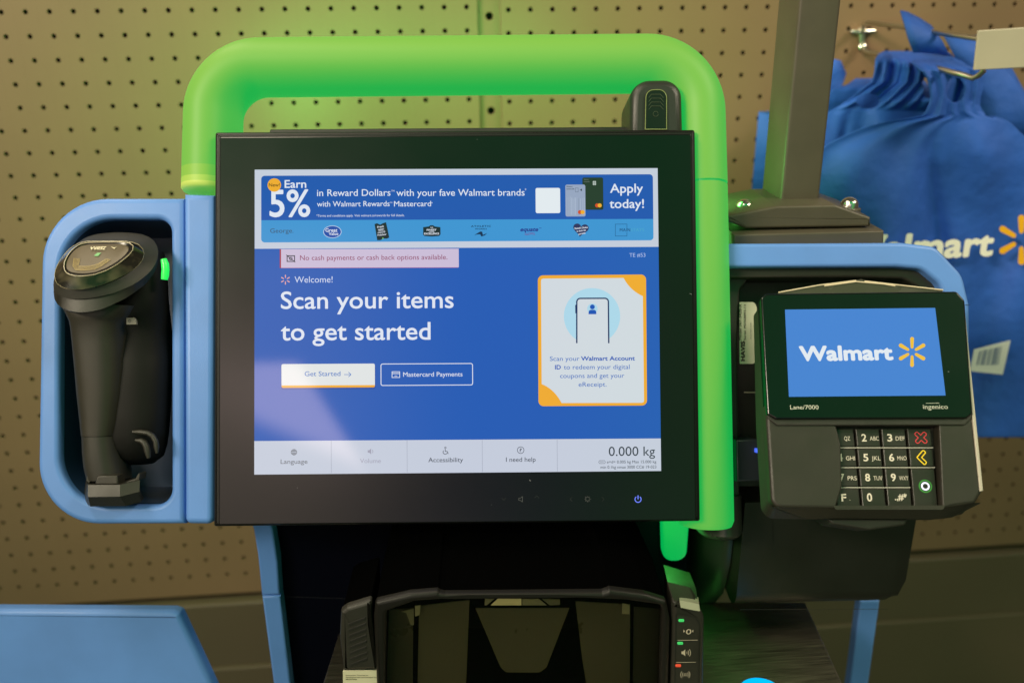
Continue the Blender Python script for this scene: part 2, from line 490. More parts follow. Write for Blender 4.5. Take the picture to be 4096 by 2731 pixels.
# ================================================================== KIOSK BODY (black column with blue edge, down to the floor)
kiosk = thing('kiosk_body', 'black checkout column below the monitor with a blue left edge', 'kiosk', (MO.x, MO.y + .12, 0))
kw = -.03
m = M()
a, b = KF.l(600, 1190, kw), KF.l(1640, 1190, kw)
zb = -MO.z + .01
top = KF.l(1100, 1120, kw).y
e0 = [KF.l(x, y, kw) for x, y in ((597, 1120), (603, 1190), (626, 1210), (637, 1290), (643, 1366), (667, 1568))]
pts = [V((e0[0].x, top))] + e0[1:] + [V((e0[-1].x, zb)), V((b.x - .02, zb)), V((b.x - .02, top))]
m.slab(KF, pts, kw, .16, pbr('black_satin_column', (.001, .0015, .005), .5, 0, .04, bump=(1800, .2, .0003)), bev=.002)
m.build('column', kiosk)
m = M()
outer = [(560, 1120), (571, 1190), (582, 1215), (592, 1275), (601, 1366)]
inner = [(600, 1120), (612, 1190), (626, 1212), (638, 1290), (643, 1366)]
w2 = kw + .012
m.slab(KF, [KF.l(*p, w2) for p in outer + inner[::-1]], w2, .17, BLUE, bev=.002)
m.build('edge_trim', kiosk)
m = M()
o2 = [KF.l(*p, w2) for p in ((601.5, 1369), (628, 1568))]; i2 = [KF.l(*p, w2) for p in ((643.5, 1369), (667, 1568))]
m.slab(KF, [o2[0], o2[1], V((o2[1].x, zb)), V((i2[1].x, zb)), i2[1], i2[0]], w2, .17, BLUE, bev=.002)
m.build('edge_trim', kiosk)
m = M().stroke(KF, [(645, 1369), (800, 1374)], 1.0, kw + .0006, ink((24, 24, 30)))
m.build('seam', kiosk)
# right leg (blue strip behind the printer)
m = M()
wl = -.11
lp = [KF.l(*p, wl) for p in ((1976, 1380), (2021, 1380), (1995, 1568), (1952, 1568))]
m.slab(KF, [lp[0], lp[1], lp[2], V((lp[2].x, zb)), V((lp[3].x, zb)), lp[3]], wl, .012, BLUE, bev=.002)
tag(m.build('support_leg', None, KF.p(lp[3].x, zb, wl)), 'slim blue upright leg below the receipt printer, at lower right', 'leg')

# ================================================================== GREEN STATUS LIGHT FRAME
light = thing('status_light', 'glowing green arch-shaped status lamp around the monitor', 'lamp', MF.px(1045, 1250, -.03))
LW = -.040
def arch_path(pts, w):
    lp = fillet([(MF.l(x, y, w), r * MF.sc(x, y, w)) for x, y, r in pts], 14)
    return lp
cen = [(486.5, 440, 0), (494, 158, 118), (1597, 147, 118), (1605, 430, 0), (1619, 1190, 0)]
raw = [(MF.l(x, y, LW), r * MF.sc(x, y, LW)) for x, y, r in cen]
path = [raw[0][0]]
for i in range(1, len(raw) - 1):
    tri = fillet([raw[i - 1], raw[i], raw[i + 1]], 16) if False else None
def fil_open(pts, seg=16):
    out = [pts[0][0]]
    for i in range(1, len(pts) - 1):
        a, (b, r), c = pts[i - 1][0], pts[i], pts[i + 1][0]
        if r <= 0: out.append(b); continue
        u = (a - b).normalized(); w = (c - b).normalized(); ang = math.acos(u.dot(w))
        d = r / math.tan(ang / 2); ctr = b + (u + w).normalized() * (r / math.sin(ang / 2))
        p, q = b + u * d, b + w * d
        a0 = math.atan2(p.y - ctr.y, p.x - ctr.x); a1 = math.atan2(q.y - ctr.y, q.x - ctr.x)
        da = (a1 - a0 + math.pi) % (2 * math.pi) - math.pi
        out += [V((ctr.x + r * math.cos(a0 + da * k / seg), ctr.y + r * math.sin(a0 + da * k / seg))) for k in range(seg + 1)]
    out.append(pts[-1][0]); return out
path = fil_open(raw)
HWD = 62 * MF.sc(1045, 150, LW); HDP = .031
def prof(n=32, e=2.1, hw=HWD, hd=HDP):
    r = []
    for k in range(n):
        t = 2 * math.pi * k / n; c, s_ = math.cos(t), math.sin(t)
        r.append((hw * abs(c) ** (2 / e) * (1 if c >= 0 else -1), hd * abs(s_) ** (2 / e) * (1 if s_ >= 0 else -1)))
    return r
def sweep(m, path, mat, pf, w, capr=.003, caps=(True, True)):
    rings = []
    for i, q in enumerate(path):
        a = path[max(0, i - 1)]; b = path[min(len(path) - 1, i + 1)]
        t = (b - a).normalized(); nr = V((-t.y, t.x))
        rings.append([MF.p(q.x + nr.x * x, q.y + nr.y * x, w + z) for x, z in pf])
    if capr:
        for side in (0, -1):
            if not caps[side]: continue
            q = path[side]; t = (path[1] - path[0]).normalized() * -1 if side == 0 else (path[-1] - path[-2]).normalized()
            base_t = (path[1] - path[0]).normalized() if side == 0 else t
            nr = V((-base_t.y, base_t.x))
            ring = [MF.p(q.x + t.x * capr + nr.x * x * .93, q.y + t.y * capr + nr.y * x * .93, w + z * .93) for x, z in pf]
            rings = [ring] + rings if side == 0 else rings + [ring]
    m.loft(rings, mat)
# split: upper arch, right leg, lower left end, its fading glow painted in steps
def cut(path, y0):  # the part of the path on the right leg below local height y0
    return None
jr = MF.l(1605, 430, LW)
up = path[:-1]
q0 = path[0]; q1 = up[1]
capm = q0 + (q1 - q0) * .12; capn = q0 + (q1 - q0) * .26
m = M(); sweep(m, [capn] + up[1:-1] + [V((jr.x, jr.y + .0008))], GLOW, prof(), LW, 0); m.build('diffuser', light, angle=50)
capx = q0 + (q1 - q0) * .045
m = M(); sweep(m, [capx, capm], pbr('pale_green_lamp_fade', (.34, .27, .05), .5, 0, .3, em=(.015, .36, .05), k=1.), prof(), LW, 0); m.build('fading_end', light, angle=50)
m = M(); sweep(m, [q0, capx], GLOWE, prof(), LW, .002, (True, False)); m.build('fading_end', light, angle=50)
m = M(); sweep(m, [capm, capn], pbr('yellow_green_lamp_fade', (.22, .15, .01), .5, 0, .3, em=(.004, .40, .06), k=1.), prof(), LW, 0); m.build('fading_end', light, angle=50)
m = M(); sweep(m, [V((jr.x, jr.y - .0008)), path[-1]], GLOW, prof(), LW, .004, (False, True)); m.build('diffuser', light, angle=50)
m = M(); sweep(m, [jr + V((0, .0012)), jr - V((0, .0012))], GLOWT, prof(hw=HWD * .975, hd=HDP * .975), LW, 0); m.build('joint', light, angle=50)
# lower end of the lamp, below the monitor
tailw = -.02
lp = loop(KF, [(1518, 1130, 0), (1590, 1130, 0), (1577, 1290, 26), (1523, 1290, 26)], tailw, 12)
m = M().slab(KF, lp, tailw, .012, GLOWT, bev=.003)
m.build('lamp_end', light)
# added lamps hidden behind the arch and lamp end, boosting the green spill
def strip(name, A, B, wback, target, size_y, power):
    a = MF.px(*A, wback); b = MF.px(*B, wback); c = (a + b) / 2
    l = bpy.data.lights.new(name, 'AREA'); l.shape = 'RECTANGLE'; l.size = (b - a).length; l.size_y = size_y
    l.energy = power; l.color = (.12, 1., .14)
    o = bpy.data.objects.new(name, l); COL.objects.link(o)
    x = (b - a).normalized(); z = -(target - c).normalized(); y = z.cross(x).normalized(); z = x.cross(y)
    mm = Matrix.Identity(4)
    for i in range(3): mm[i][0], mm[i][1], mm[i][2], mm[i][3] = x[i], y[i], z[i], c[i]
    o.matrix_world = mm
    return o
strip('added_spill_lamp', (600, 152), (1500, 147), LW - HDP - .004, MF.px(1045, 260, -.4), .03, .8)
strip('added_spill_lamp', (1612, 300), (1618, 1100), LW - HDP - .004, MF.px(1740, 760, -.12), .03, .35)
strip('added_spill_lamp', (488, 200), (487, 420), LW - HDP - .004, MF.px(400, 330, -.35), .03, .75)
strip('added_spill_lamp', (1530, 1215), (1575, 1215), -.06, MF.px(1640, 1420, -.1), .02, .07)

# ================================================================== MONITOR
mon = thing('touchscreen_monitor', 'large black touchscreen monitor showing the blue welcome page', 'monitor', MF.px(1045, 1200, -.03))
m = M()
hl = loop(MF, [(493, 303, 6), (1597, 297, 6), (1609, 1197, 5), (490, 1209, 5)], -.004)
m.slab(MF, hl, -.004, .036, pbr('monitor_black', (.007, .007, .006), .4, 0, .35, bump=(2200, .3, .0003)), bev=.0025)
m.build('housing', mon)
m = M()
gl = loop(MF, [(504, 315, 3), (1588, 308, 3), (1599, 1194, 3), (502, 1205, 3)], 0)
m.slab(MF, gl, 0, .0045, GLASS, bev=.0008, seg=2)
m.build('cover_glass', mon)
m = M()
m.slab(MF, loop(MF, [(620, 297, 3), (1462, 291, 3), (1470, 330, 0), (615, 330, 0)], -.03), -.03, .02, BLACK, bev=.001)
m.build('top_ridge', mon)
cmh = M()
cmh.slab(MF, loop(MF, [(1447, 330, 0), (1449, 182, 46), (1567, 180, 42), (1571, 330, 0)], -.006), -.006, .05,
         pbr('dark_green_grey_plastic', (.018, .02, .016), .4, bump=(2000, .3, .0003)), bev=.006, seg=4)
camp = cmh.build('camera_module', mon)
m = M(); m.slab(MF, loop(MF, [(1480, 300, 0), (1482, 205, 20), (1533, 204, 20), (1533, 300, 0)], -.0045), -.0045, .004, GLOSS, bev=.0012)
m.outline(MF, loop(MF, [(1481, 298, 0), (1483, 206, 19), (1532, 205, 19), (1532, 298, 0)], -.0042), .0006, -.0042, ink((120, 130, 80), .35))
for k in range(4):
    m.stroke(MF, [(1490, 225 + 9 * k), (1496, 217 + 9 * k), (1517, 217 + 9 * k), (1524, 225 + 9 * k)], .9, -.0041, ink((58, 66, 44)))
m.stroke(MF, [(1506 + 6 * math.cos(t * .6), 262 + 6 * math.sin(t * .6)) for t in range(11)], .9, -.0041, ink((58, 66, 44)))
m.build('lens_window', camp)
# marks on the bezel
m = M()
pw = .0004
blu = pbr('blue_power_light', (.01, .01, .02), .3, em=lin((110, 130, 255)), k=1.1)
m.stroke(MF, [(1465.5 + 7 * math.sin(t), 1146 - 7 * math.cos(t)) for t in [.65 + k * (2 * math.pi - 1.3) / 20 for k in range(21)]], 2.0, pw, blu)
m.stroke(MF, [(1465.5, 1137), (1465.5, 1146)], 2.2, pw, blu)
m.build('power_mark', mon)
m = M(); dim = ink((92, 92, 96))
m.stroke(MF, [(1191.5, 1143.5), (1191.5, 1148.5), (1195, 1148.5), (1200, 1152), (1200, 1140), (1195, 1143.5)], .8, pw, dim, True)
m.build('touch_mark', mon); m = M()
m.stroke(MF, [(1349.6 + 4.5 * math.cos(k * .314), 1145.4 + 4.5 * math.sin(k * .314)) for k in range(20)], .8, pw, dim, True)
for k in range(8):
    c, s_ = math.cos(k * math.pi / 4), math.sin(k * math.pi / 4)
    m.stroke(MF, [(1349.6 + 6 * c, 1145.4 + 6 * s_), (1349.6 + 7.6 * c, 1145.4 + 7.6 * s_)], .7, pw, dim)
m.build('touch_mark', mon)
faint = ink((34, 36, 40))
for x, d in ((1157, 1), (1233, -1), (1312, 1), (1385, -1)):
    m = M(); m.stroke(MF, [(x - 5, 1143), (x, 1143 + 5 * d), (x + 5, 1143)] if x < 1300 else [(x + 2.5 * d, 1141), (x - 2.5 * d, 1146), (x + 2.5 * d, 1151)], .8, pw, faint); m.build('touch_mark', mon)

# ---- the page on the screen: thin flat layers on the display panel
PALE = scr((196, 203, 218)); NAVY = scr((33, 82, 172)); MAIN = scr((34, 90, 178)); SKY = scr((62, 146, 208))
WHT = scr((222, 228, 240)); OFFW = scr((226, 232, 238)); AMB = scr((238, 170, 45)); DARK = scr((38, 42, 52))
L0, L1, L2, L3, L4 = .0003, .0006, .0009, .0012, .0015
quad = lambda w: ccw([MF.l(*p, w) for p in ((585, 390), (1510.5, 386.5), (1518.5, 1081), (584, 1089.5))])
m = M()
m.flat(MF, quad(L0), L0, MAIN)
m.flat(MF, ccw([MF.l(*p, L1) for p in ((585, 390), (1510.5, 386.5), (1512.6, 567), (585, 571.5))]), L1, PALE)
m.flat(MF, ccw([MF.l(*p, L1) for p in ((584, 1012.5), (1517.6, 1006.5), (1518.5, 1081), (584, 1089.5))]), L1, PALE)
screen = m.build('screen', mon, smooth=False)
def T(m, s, x0, x1, yb, h, w, mat, bold=0., shear=0., yb2=None, spacing=1.):
    sl = -.0058
    m.txt(MF, s, (x0, yb), (x1, yb2 if yb2 is not None else yb + sl * (x1 - x0)), h, w, mat, bold, shear, spacing)
# banner
m = M()
bl = loop(MF, [(600, 404, 8), (1499.5, 400.5, 8), (1501, 552, 8), (600, 557, 8)], L2)
m.flat(MF, bl, L2, NAVY)
m.flat(MF, loop(MF, [(600, 506, 0), (1500.3, 503, 0), (1501, 552, 8), (600, 557, 8)], L3), L3, SKY)
m.flat(MF, circ(MF, 630, 425.3, 15.6, L4), L4, AMB)
T(m, 'New!', 617.5, 642.5, 429, 8, L4 + .0002, scr((80, 55, 20)), .01)
T(m, 'Earn', 653.7, 703.5, 432, 18.3, L3, WHT, .015)
T(m, '5%', 619, 712.7, 498.6, 63, L3, WHT, .014)
T(m, 'in Reward Dollars', 728.2, 897, 450.8, 15.4, L3, WHT, .004)
T(m, 'TM', 898.5, 906, 440.5, 3.6, L3, WHT)
T(m, 'with your fave Walmart brands', 910.5, 1205, 450.4, 15.4, L3, WHT, .004, yb2=449.6)
T(m, '*', 1205.5, 1209, 441, 8, L3, WHT)
T(m, 'with Walmart Rewards', 728, 895, 474.8, 12.2, L3, WHT, .004)
T(m, 'TM', 895.5, 901, 467, 3, L3, WHT)
T(m, 'Mastercard', 905, 990, 474.4, 12.2, L3, WHT, .004)
m.stroke(MF, [(992 + 1.2 * math.cos(k), 466 + 1.2 * math.sin(k)) for k in range(6)], .6, L3, WHT, True)
T(m, '*Terms and conditions apply. Visit walmart.ca/rewards for full details.', 726.7, 929, 498.2, 5.2, L3, WHT)
m.flat(MF, box2(MF, 1230, 432, 1287, 489.6, L3, 4), L3, OFFW)
m.flat(MF, box2(MF, 1337.5, 408, 1386, 482, L3, 4), L3, scr((38, 48, 40)))
T(m, 'Walmart', 1341, 1352, 414, 3, L4, scr((120, 130, 125)))
T(m, 'rewards', 1341, 1354, 419, 3, L4, scr((120, 130, 125)))
m.flat(MF, box2(MF, 1361.5, 416, 1369, 425.5, L4, 1.5), L4, scr((180, 190, 185)))
m.stroke(MF, [(1361.5, 420.7), (1369, 420.7)], .7, L4 + .0002, scr((60, 70, 60))); m.stroke(MF, [(1365, 416), (1365, 425.5)], .7, L4 + .0002, scr((60, 70, 60)))
m.flat(MF, circ(MF, 1371.6, 472, 4.7, L4), L4, scr((205, 70, 35))); m.flat(MF, circ(MF, 1377.4, 472, 4.7, L4 + .0002), L4 + .0002, AMB)
m.flat(MF, box2(MF, 1298.4, 424.3, 1345, 497.4, L4, 4), L4, scr((150, 162, 190)))
for k in range(11):
    x = 1301 + 4 * k + random.random() * 2; g = random.choice((160, 142, 168))
    m.stroke(MF, [(x, 450 + random.random() * 10), (x, 494)], 1 + random.random() * 1.6, L4 + .0001, scr((g, g + 12, g + 36)))
T(m, 'Walmart', 1300.7, 1315, 430.5, 3.4, L4 + .0003, DARK, .01)
T(m, 'rewards', 1300.7, 1319, 435.8, 3.4, L4 + .0003, DARK, .01)
m.stroke(MF, [(1321.5, 432), (1328, 432), (1328, 441), (1321.5, 441)], .8, L4 + .0003, scr((95, 105, 125)), True)
m.flat(MF, ccw([MF.l(*p, L4 + .0003) for p in ((1332, 436.5), (1336.5, 433.5), (1336.5, 439.5))]), L4 + .0003, DARK)
m.flat(MF, circ(MF, 1332.2, 487.5, 4.8, L4 + .0003), L4 + .0003, scr((205, 70, 35))); m.flat(MF, circ(MF, 1338.2, 487.5, 4.8, L4 + .0005), L4 + .0005, AMB)
T(m, 'Apply', 1401.3, 1477, 443.2, 20.8, L3, WHT, .012)
T(m, 'today!', 1400, 1479.3, 478.4, 20.6, L3, WHT, .012)
m.build('banner', screen, smooth=False)
# brand marks in the lighter strip
m = M(); B1 = scr((60, 78, 100)); B2 = scr((22, 40, 78)); BK = scr((26, 34, 44))
T(m, 'George.', 620.6, 674, 535, 10, L4, B1)
m.build('brand_mark', screen, smooth=False); m = M()
m.flat(MF, circ(MF, 763.5, 532.6, 21, L4, 36, 14.5), L4, scr((190, 210, 235))); m.flat(MF, circ(MF, 763.5, 532.6, 19.6, L4 + .0002, 36, 13.2), L4 + .0002, scr((30, 72, 165)))
T(m, 'Great', 747.5, 775, 533, 8.4, L4 + .0004, WHT, .015); T(m, 'Value', 755, 777, 540.5, 7, L4 + .0004, WHT, .015)
m.build('brand_mark', screen, smooth=False); m = M()
m.flat(MF, ccw([MF.l(*p, L4) for p in cBL([(1325, 630), (1350, 622), (1383, 637), (1410, 622), (1442, 612), (1460, 690), (1475, 768), (1450, 780), (1415, 778), (1385, 795), (1352, 795), (1338, 710)])]), L4, BK)
for s_, x0, x1, y, h in (('Fresh', 1352, 1420, 672, 20), ('MARKET', 1362, 1426, 698, 15), ('MARCHÉ', 1358, 1436, 726, 13), ('Fraîcheur', 1355, 1448, 752, 18)):
    (a, b_), = cBL([(x0, y)]); (c, d), = cBL([(x1, y - 10)])
    m.txt(MF, s_, (a, b_), (c, d), h * .2246, L4 + .0002, WHT, .02, .2)
m.stroke(MF, cBL([(1365, 703), (1428, 697)]), .6, L4 + .0002, WHT)
m.flat(MF, circ(MF, *cBL([(1410, 776)])[0], 1.8, L4 + .0002, 8), L4 + .0002, scr((120, 190, 90)))
m.build('brand_mark', screen, smooth=False); m = M()
m.flat(MF, ccw([MF.l(*p, L4) for p in cBL([(1822, 662), (1880, 655), (1895, 643), (1925, 643), (1940, 655), (1998, 662), (2000, 735), (1985, 752), (1910, 757), (1835, 752), (1822, 740)])]), L4, BK)
T(m, 'OUR', *(562.7 + .2246 * x for x in (1895, 1925)), 373.2 + .2246 * 672, 2.6, L4 + .0002, WHT, .02)
T(m, 'FINEST', *(562.7 + .2246 * x for x in (1858, 1958)), 373.2 + .2246 * 700, 4.2, L4 + .0002, WHT, .03)
T(m, 'NOTRE', *(562.7 + .2246 * x for x in (1885, 1935)), 373.2 + .2246 * 716, 2.4, L4 + .0002, WHT, .02)
T(m, 'EXCELLENCE', *(562.7 + .2246 * x for x in (1832, 1985)), 373.2 + .2246 * 738, 4.2, L4 + .0002, WHT, .03)
m.build('brand_mark', screen, smooth=False); m = M()
T(m, 'ATHLETIC', 1082, 1127.5, 521.8, 4, L4, B2, .03, spacing=1.2); T(m, 'WORKS', 1091, 1118, 527.7, 3.4, L4, B2, .03, spacing=1.2)
m.flat(MF, ccw([MF.l(*p, L4) for p in cBR([(258, 778), (300, 752), (325, 738), (345, 742), (352, 775), (398, 755), (372, 780), (335, 792), (322, 768), (290, 770)])]), L4, B2)
m.build('brand_mark', screen, smooth=False); m = M()
T(m, 'equate', 1195, 1236.6, 531.8, 9.5, L4, scr((38, 52, 140)), .035, .25); m.stroke(MF, [(1238, 524), (1244, 524)], 1, L4, scr((38, 52, 140)))
for dy, c in ((0, (110, 70, 150)), (3, (120, 60, 130))):
    m.stroke(MF, [(1205 + 3 * k, 535.5 + dy + .9 * math.sin(k * .9)) for k in range(9)], 1.1, L4, scr(c))
m.build('brand_mark', screen, smooth=False); m = M()
hp = []
for k in range(36):
    t = 2 * math.pi * k / 36
    hx, hy = 16 * math.sin(t) ** 3, 13 * math.cos(t) - 5 * math.cos(2 * t) - 2 * math.cos(3 * t) - math.cos(4 * t)
    r = .12; hp.append(MF.l(1334 + 1.12 * (hx * math.cos(r) + hy * math.sin(r)), 527 - 1.05 * (hy * math.cos(r) - hx * math.sin(r)), L4))
m.flat(MF, ccw(hp), L4, scr((48, 42, 92)))
for s_, x0, x1, y, h in (("Parent's Choice", 1320, 1350, 527, 4), ('le choix des', 1325, 1346, 533, 3.4), ('parents', 1329, 1345, 539.5, 3.6)):
    m.txt(MF, s_, (x0, y), (x1, y - 3), h, L4 + .0002, WHT, .03)
m.build('brand_mark', screen, smooth=False); m = M()
m.stroke(MF, [(1440, 524.5), (1440, 514.8), (1413.4, 515), (1413.4, 542.3), (1440, 542.1), (1440, 533.5)], 1.0, L4, scr((30, 80, 130)))
T(m, 'MAIN', 1423.5, 1447.5, 531.8, 7.2, L4, scr((25, 62, 110)), .01, spacing=1.1); T(m, 'STAYS', 1449, 1479.3, 531.6, 7.2, L4, scr((75, 165, 200)), spacing=1.1)
m.build('brand_mark', screen, smooth=False)
# notice
m = M(); PK = scr((202, 188, 214)); RED = scr((165, 45, 65)); MAU = scr((142, 62, 96))
m.flat(MF, loop(MF, [(642.4, 572.2, 0), (1053.6, 571.2, 0), (1053.9, 614.8, 3), (642.6, 615.8, 2)], L2), L2, PK)
m.flat(MF, box2(MF, 642.4, 572.4, 645.4, 615.8, L3), L3, RED)
m.stroke(MF, [(645, 615.6), (1052, 614.4)], .8, L3, scr((180, 80, 130)))
T(m, 'No cash payments or cash back options available.', 689.2, 1027.6, 597.8, 11.4, L3, MAU)
m.stroke(MF, [(659.5, 587.5), (676.5, 587.5), (676.5, 600.5), (659.5, 600.5)], 2, L3, DARK, True)
m.stroke(MF, [(668 + 3.2 * math.cos(k * .63), 594 + 3.2 * math.sin(k * .63)) for k in range(10)], 1.6, L3, DARK, True)
m.stroke(MF, [(657.5, 585.5), (678.3, 602.5)], 1.6, L3 + .0002, DARK)
m.build('notice_bar', screen, smooth=False)
# headline
m = M()
def spark(m, fr, cx, cy, r0, r1, wd, w, mat):
    for k in range(6):
        t = math.pi / 2 + k * math.pi / 3; c, s_ = math.cos(t), -math.sin(t)
        pts = []
        for j in range(7):
            a = t + math.pi / 2 + math.pi * j / 6
            pts.append((cx + r0 * c + wd * .36 * math.cos(a), cy + r0 * s_ - wd * .36 * math.sin(a)))
        for j in range(7):
            a = t - math.pi / 2 + math.pi * j / 6
            pts.append((cx + r1 * c + wd * .5 * math.cos(a), cy + r1 * s_ - wd * .5 * math.sin(a)))
        m.flat(fr, ccw([fr.l(*p, w) for p in pts]), w, mat)
spark(m, MF, 655.6, 642.4, 4.6, 10, 2.6, L2, scr((232, 170, 165)))
T(m, 'Welcome!', 676.5, 764, 649.2, 14.2, L2, scr((205, 215, 240)))
m.build('greeting', screen, smooth=False); m = M()
T(m, 'Scan your items', 645, 1042, 709.6, 40, L2, WHT, .010)
T(m, 'to get started', 645, 989, 782, 41, L2, WHT, .010)
m.build('headline', screen, smooth=False); m = M()
T(m, 'TE #53', 1445.6, 1482.5, 590.3, 8.7, L2, scr((170, 190, 232)))
m.build('lane_number', screen, smooth=False)
# buttons
m = M()
m.flat(MF, box2(MF, 645.6, 838, 862.5, 893, L1, 5), L1, scr((28, 76, 158)))
m.flat(MF, loop(MF, [(646.4, 836, 4), (861, 834.7, 4), (861.2, 889.3, 4), (646.6, 890.6, 4)], L2), L2, AMB)
m.flat(MF, loop(MF, [(646.4, 836, 4), (861, 834.7, 4), (861.2, 884, 0), (646.6, 885, 0)], L3), L3, scr((222, 226, 226)))
T(m, 'Get Started', 699.7, 782, 863.6, 10.8, L4, scr((80, 125, 195)), .006)
cb = scr((80, 125, 195))
m.stroke(MF, [(790.5, 860), (806, 859.9)], 1.4, L4, cb); m.stroke(MF, [(800.3, 854.4), (806.2, 859.9), (800.3, 865.4)], 1.4, L4, cb)
o = m.build('button', screen, smooth=False); o['label'] = 'white Get Started button with amber lower edge'
m = M()
m.outline(MF, loop(MF, [(874, 834.8, 5), (1086.2, 833.6, 5), (1086.6, 884.6, 5), (874.2, 886, 5)], L2), .0006, L2, WHT)
T(m, 'Mastercard Payments', 926, 1062.4, 864.8, 10.2, L2, WHT, .004)
m.stroke(MF, [(900.5, 853.5), (918, 853.4), (918, 866.6), (900.5, 866.7)], 1.5, L2, WHT, True); m.stroke(MF, [(900.5, 857.6), (918, 857.5)], 1.8, L2, WHT)
for dx in (-3, 0, 3): m.stroke(MF, [(909.3 + dx * .4, 864.3), (909.3 + dx, 861.4 + abs(dx) * .4)], 1, L2, WHT)
o = m.build('button', screen, smooth=False); o['label'] = 'outlined blue Mastercard Payments button'
# ID card
m = M(); CW = scr((208, 216, 222)); PB = scr((172, 214, 232)); IB = scr((46, 102, 186)); IBD = scr((28, 82, 178)); PN = scr((24, 44, 92))
m.flat(MF, loop(MF, [(1235.3, 632.5, 12), (1483.8, 630.4, 12), (1486.2, 931, 12), (1236.8, 932.6, 12)], L2), L2, AMB)
def bez(a, c, b, n=10): return [((1 - t) ** 2 * a[0] + 2 * t * (1 - t) * c[0] + t * t * b[0], (1 - t) ** 2 * a[1] + 2 * t * (1 - t) * c[1] + t * t * b[1]) for t in [k / n for k in range(n + 1)]]
cp = [(1242.6, 646), (1243.5, 641.5), (1248, 639.8)] + bez((1432.4, 638.4), (1446, 666), (1476.6, 680.4)) + [(1479.3, 920), (1478, 923.5), (1474, 924.8)] + bez((1290, 925.3), (1273, 893), (1244.2, 881.8))
m.flat(MF, ccw([MF.l(*p, L3) for p in cp]), L3, CW)
ang0 = math.asin((787.6 - 726.3) / 64.7)
cc = [(1359.8 + 64.7 * math.cos(t), 726.3 + 64.7 * math.sin(t)) for t in [ang0 - k * (math.pi + 2 * ang0) / 40 for k in range(41)]]
m.flat(MF, ccw([MF.l(*p, L4) for p in cc]), L4, PB)
ph = fil_open([(V((1324.8, 788)), 0), (V((1324.8, 685.3)), 8), (V((1397.3, 685)), 8), (V((1398.3, 788)), 0)], 6)
m.flat(MF, ccw([MF.l(p.x, p.y, L4 + .0002) for p in ph]), L4 + .0002, CW)
m.stroke(MF, [(p.x, p.y) for p in ph], 3.2, L4 + .0004, PN)
m.flat(MF, box2(MF, 1321.2, 700, 1325, 719.5, L4 + .0005, 1), L4 + .0005, PN)
m.flat(MF, circ(MF, 1360.6, 709, 12, L4 + .0004), L4 + .0004, PB)
m.flat(MF, circ(MF, 1360.6, 704.8, 5.6, L4 + .0006), L4 + .0006, IBD)
m.flat(MF, loop(MF, [(1351.6, 721.5, 1), (1352.5, 711.5, 6), (1369, 711.4, 6), (1369.8, 721.5, 1)], L4 + .0006), L4 + .0006, IBD)
T(m, 'Scan your', 1263, 1331, 828.6, 10, L4, IB); T(m, 'Walmart Account', 1334.5, 1458.3, 828.2, 10, L4, IBD, .025)
T(m, 'ID', 1274.7, 1288.2, 848.2, 10.2, L4, IBD, .025); T(m, 'to redeem your digital', 1295, 1446.3, 848, 10.2, L4, IB)
T(m, 'coupons and get your', 1286.5, 1434, 867.9, 10.2, L4, IB); T(m, 'eReceipt.', 1329, 1393.3, 887.6, 10.2, L4, IB)
m.build('account_card', screen, smooth=False)
# menu bar
m = M(); G1 = scr((98, 100, 106)); G2 = scr((160, 160, 178)); D2 = scr((42, 48, 60)); LN = scr((158, 164, 180))
for x0, x1 in ((760.7, 761), (934.9, 935.3), (1107.5, 1108), (1279.6, 1280.2)):
    m.stroke(MF, [(x0, 1012 - (x0 - 700) * .005), (x1, 1086.5 - (x0 - 700) * .008)], 1, L2, LN); m.build('divider', screen, smooth=False); m = M()
m.stroke(MF, [(675.2 + 6.3 * math.cos(k * .314), 1038 + 6.3 * math.sin(k * .314)) for k in range(20)], 1.3, L2, G1, True)
m.stroke(MF, [(675.2 + 2.8 * math.cos(k * .314), 1038 + 6.3 * math.sin(k * .314)) for k in range(20)], 1, L2, G1, True)
for dy in (-2.3, 2.3): m.stroke(MF, [(669.6, 1038 + dy), (680.8, 1038 + dy)], 1, L2 + .0001, G1)
m.stroke(MF, [(675.2, 1031.7), (675.2, 1044.3)], 1, L2 + .0001, G1)
T(m, 'Language', 644.6, 706.3, 1064.6, 10, L2, G1)
m.build('menu_item', screen, smooth=False); m = M()
m.flat(MF, ccw([MF.l(*p, L2) for p in ((844.5, 1033.5), (848, 1033.5), (852.5, 1029.5), (852.5, 1043), (848, 1039), (844.5, 1039))]), L2, G2)
m.stroke(MF, [(855.5, 1032.5), (856.5, 1036.3), (855.5, 1040)], 1.4, L2, G2)
T(m, 'Volume', 827, 874.7, 1062.9, 10, L2, G2)
m.build('menu_item', screen, smooth=False); m = M()
m.stroke(MF, [(1023 + 1.8 * math.cos(k * .7), 1027.6 + 1.8 * math.sin(k * .7)) for k in range(9)], 1, L2, D2, True)
m.stroke(MF, [(1022.6, 1030.5), (1022.6, 1036), (1027.5, 1036.4), (1029.5, 1042)], 1.3, L2, D2)
m.stroke(MF, [(1022.6 + 5 * math.cos(t), 1037.6 + 5 * math.sin(t)) for t in [.3 + k * .36 for k in range(11)]], 1.3, L2, D2)
T(m, 'Accessibility', 983.9, 1063.6, 1060.9, 10.2, L2, D2)
m.build('menu_item', screen, smooth=False); m = M()
m.stroke(MF, [(1195.9 + 7.6 * math.cos(k * .26), 1033.3 + 7.6 * math.sin(k * .26)) for k in range(24)], 1.2, L2, D2, True)
T(m, '?', 1193.3, 1198.3, 1037.2, 7.8, L2, D2, .01)
T(m, 'I need help', 1162.3, 1230.3, 1060, 10.2, L2, D2)
m.build('menu_item', screen, smooth=False); m = M()
T(m, '0.000 kg', 1398.3, 1504.5, 1046.6, 21, L2, D2, -.006)
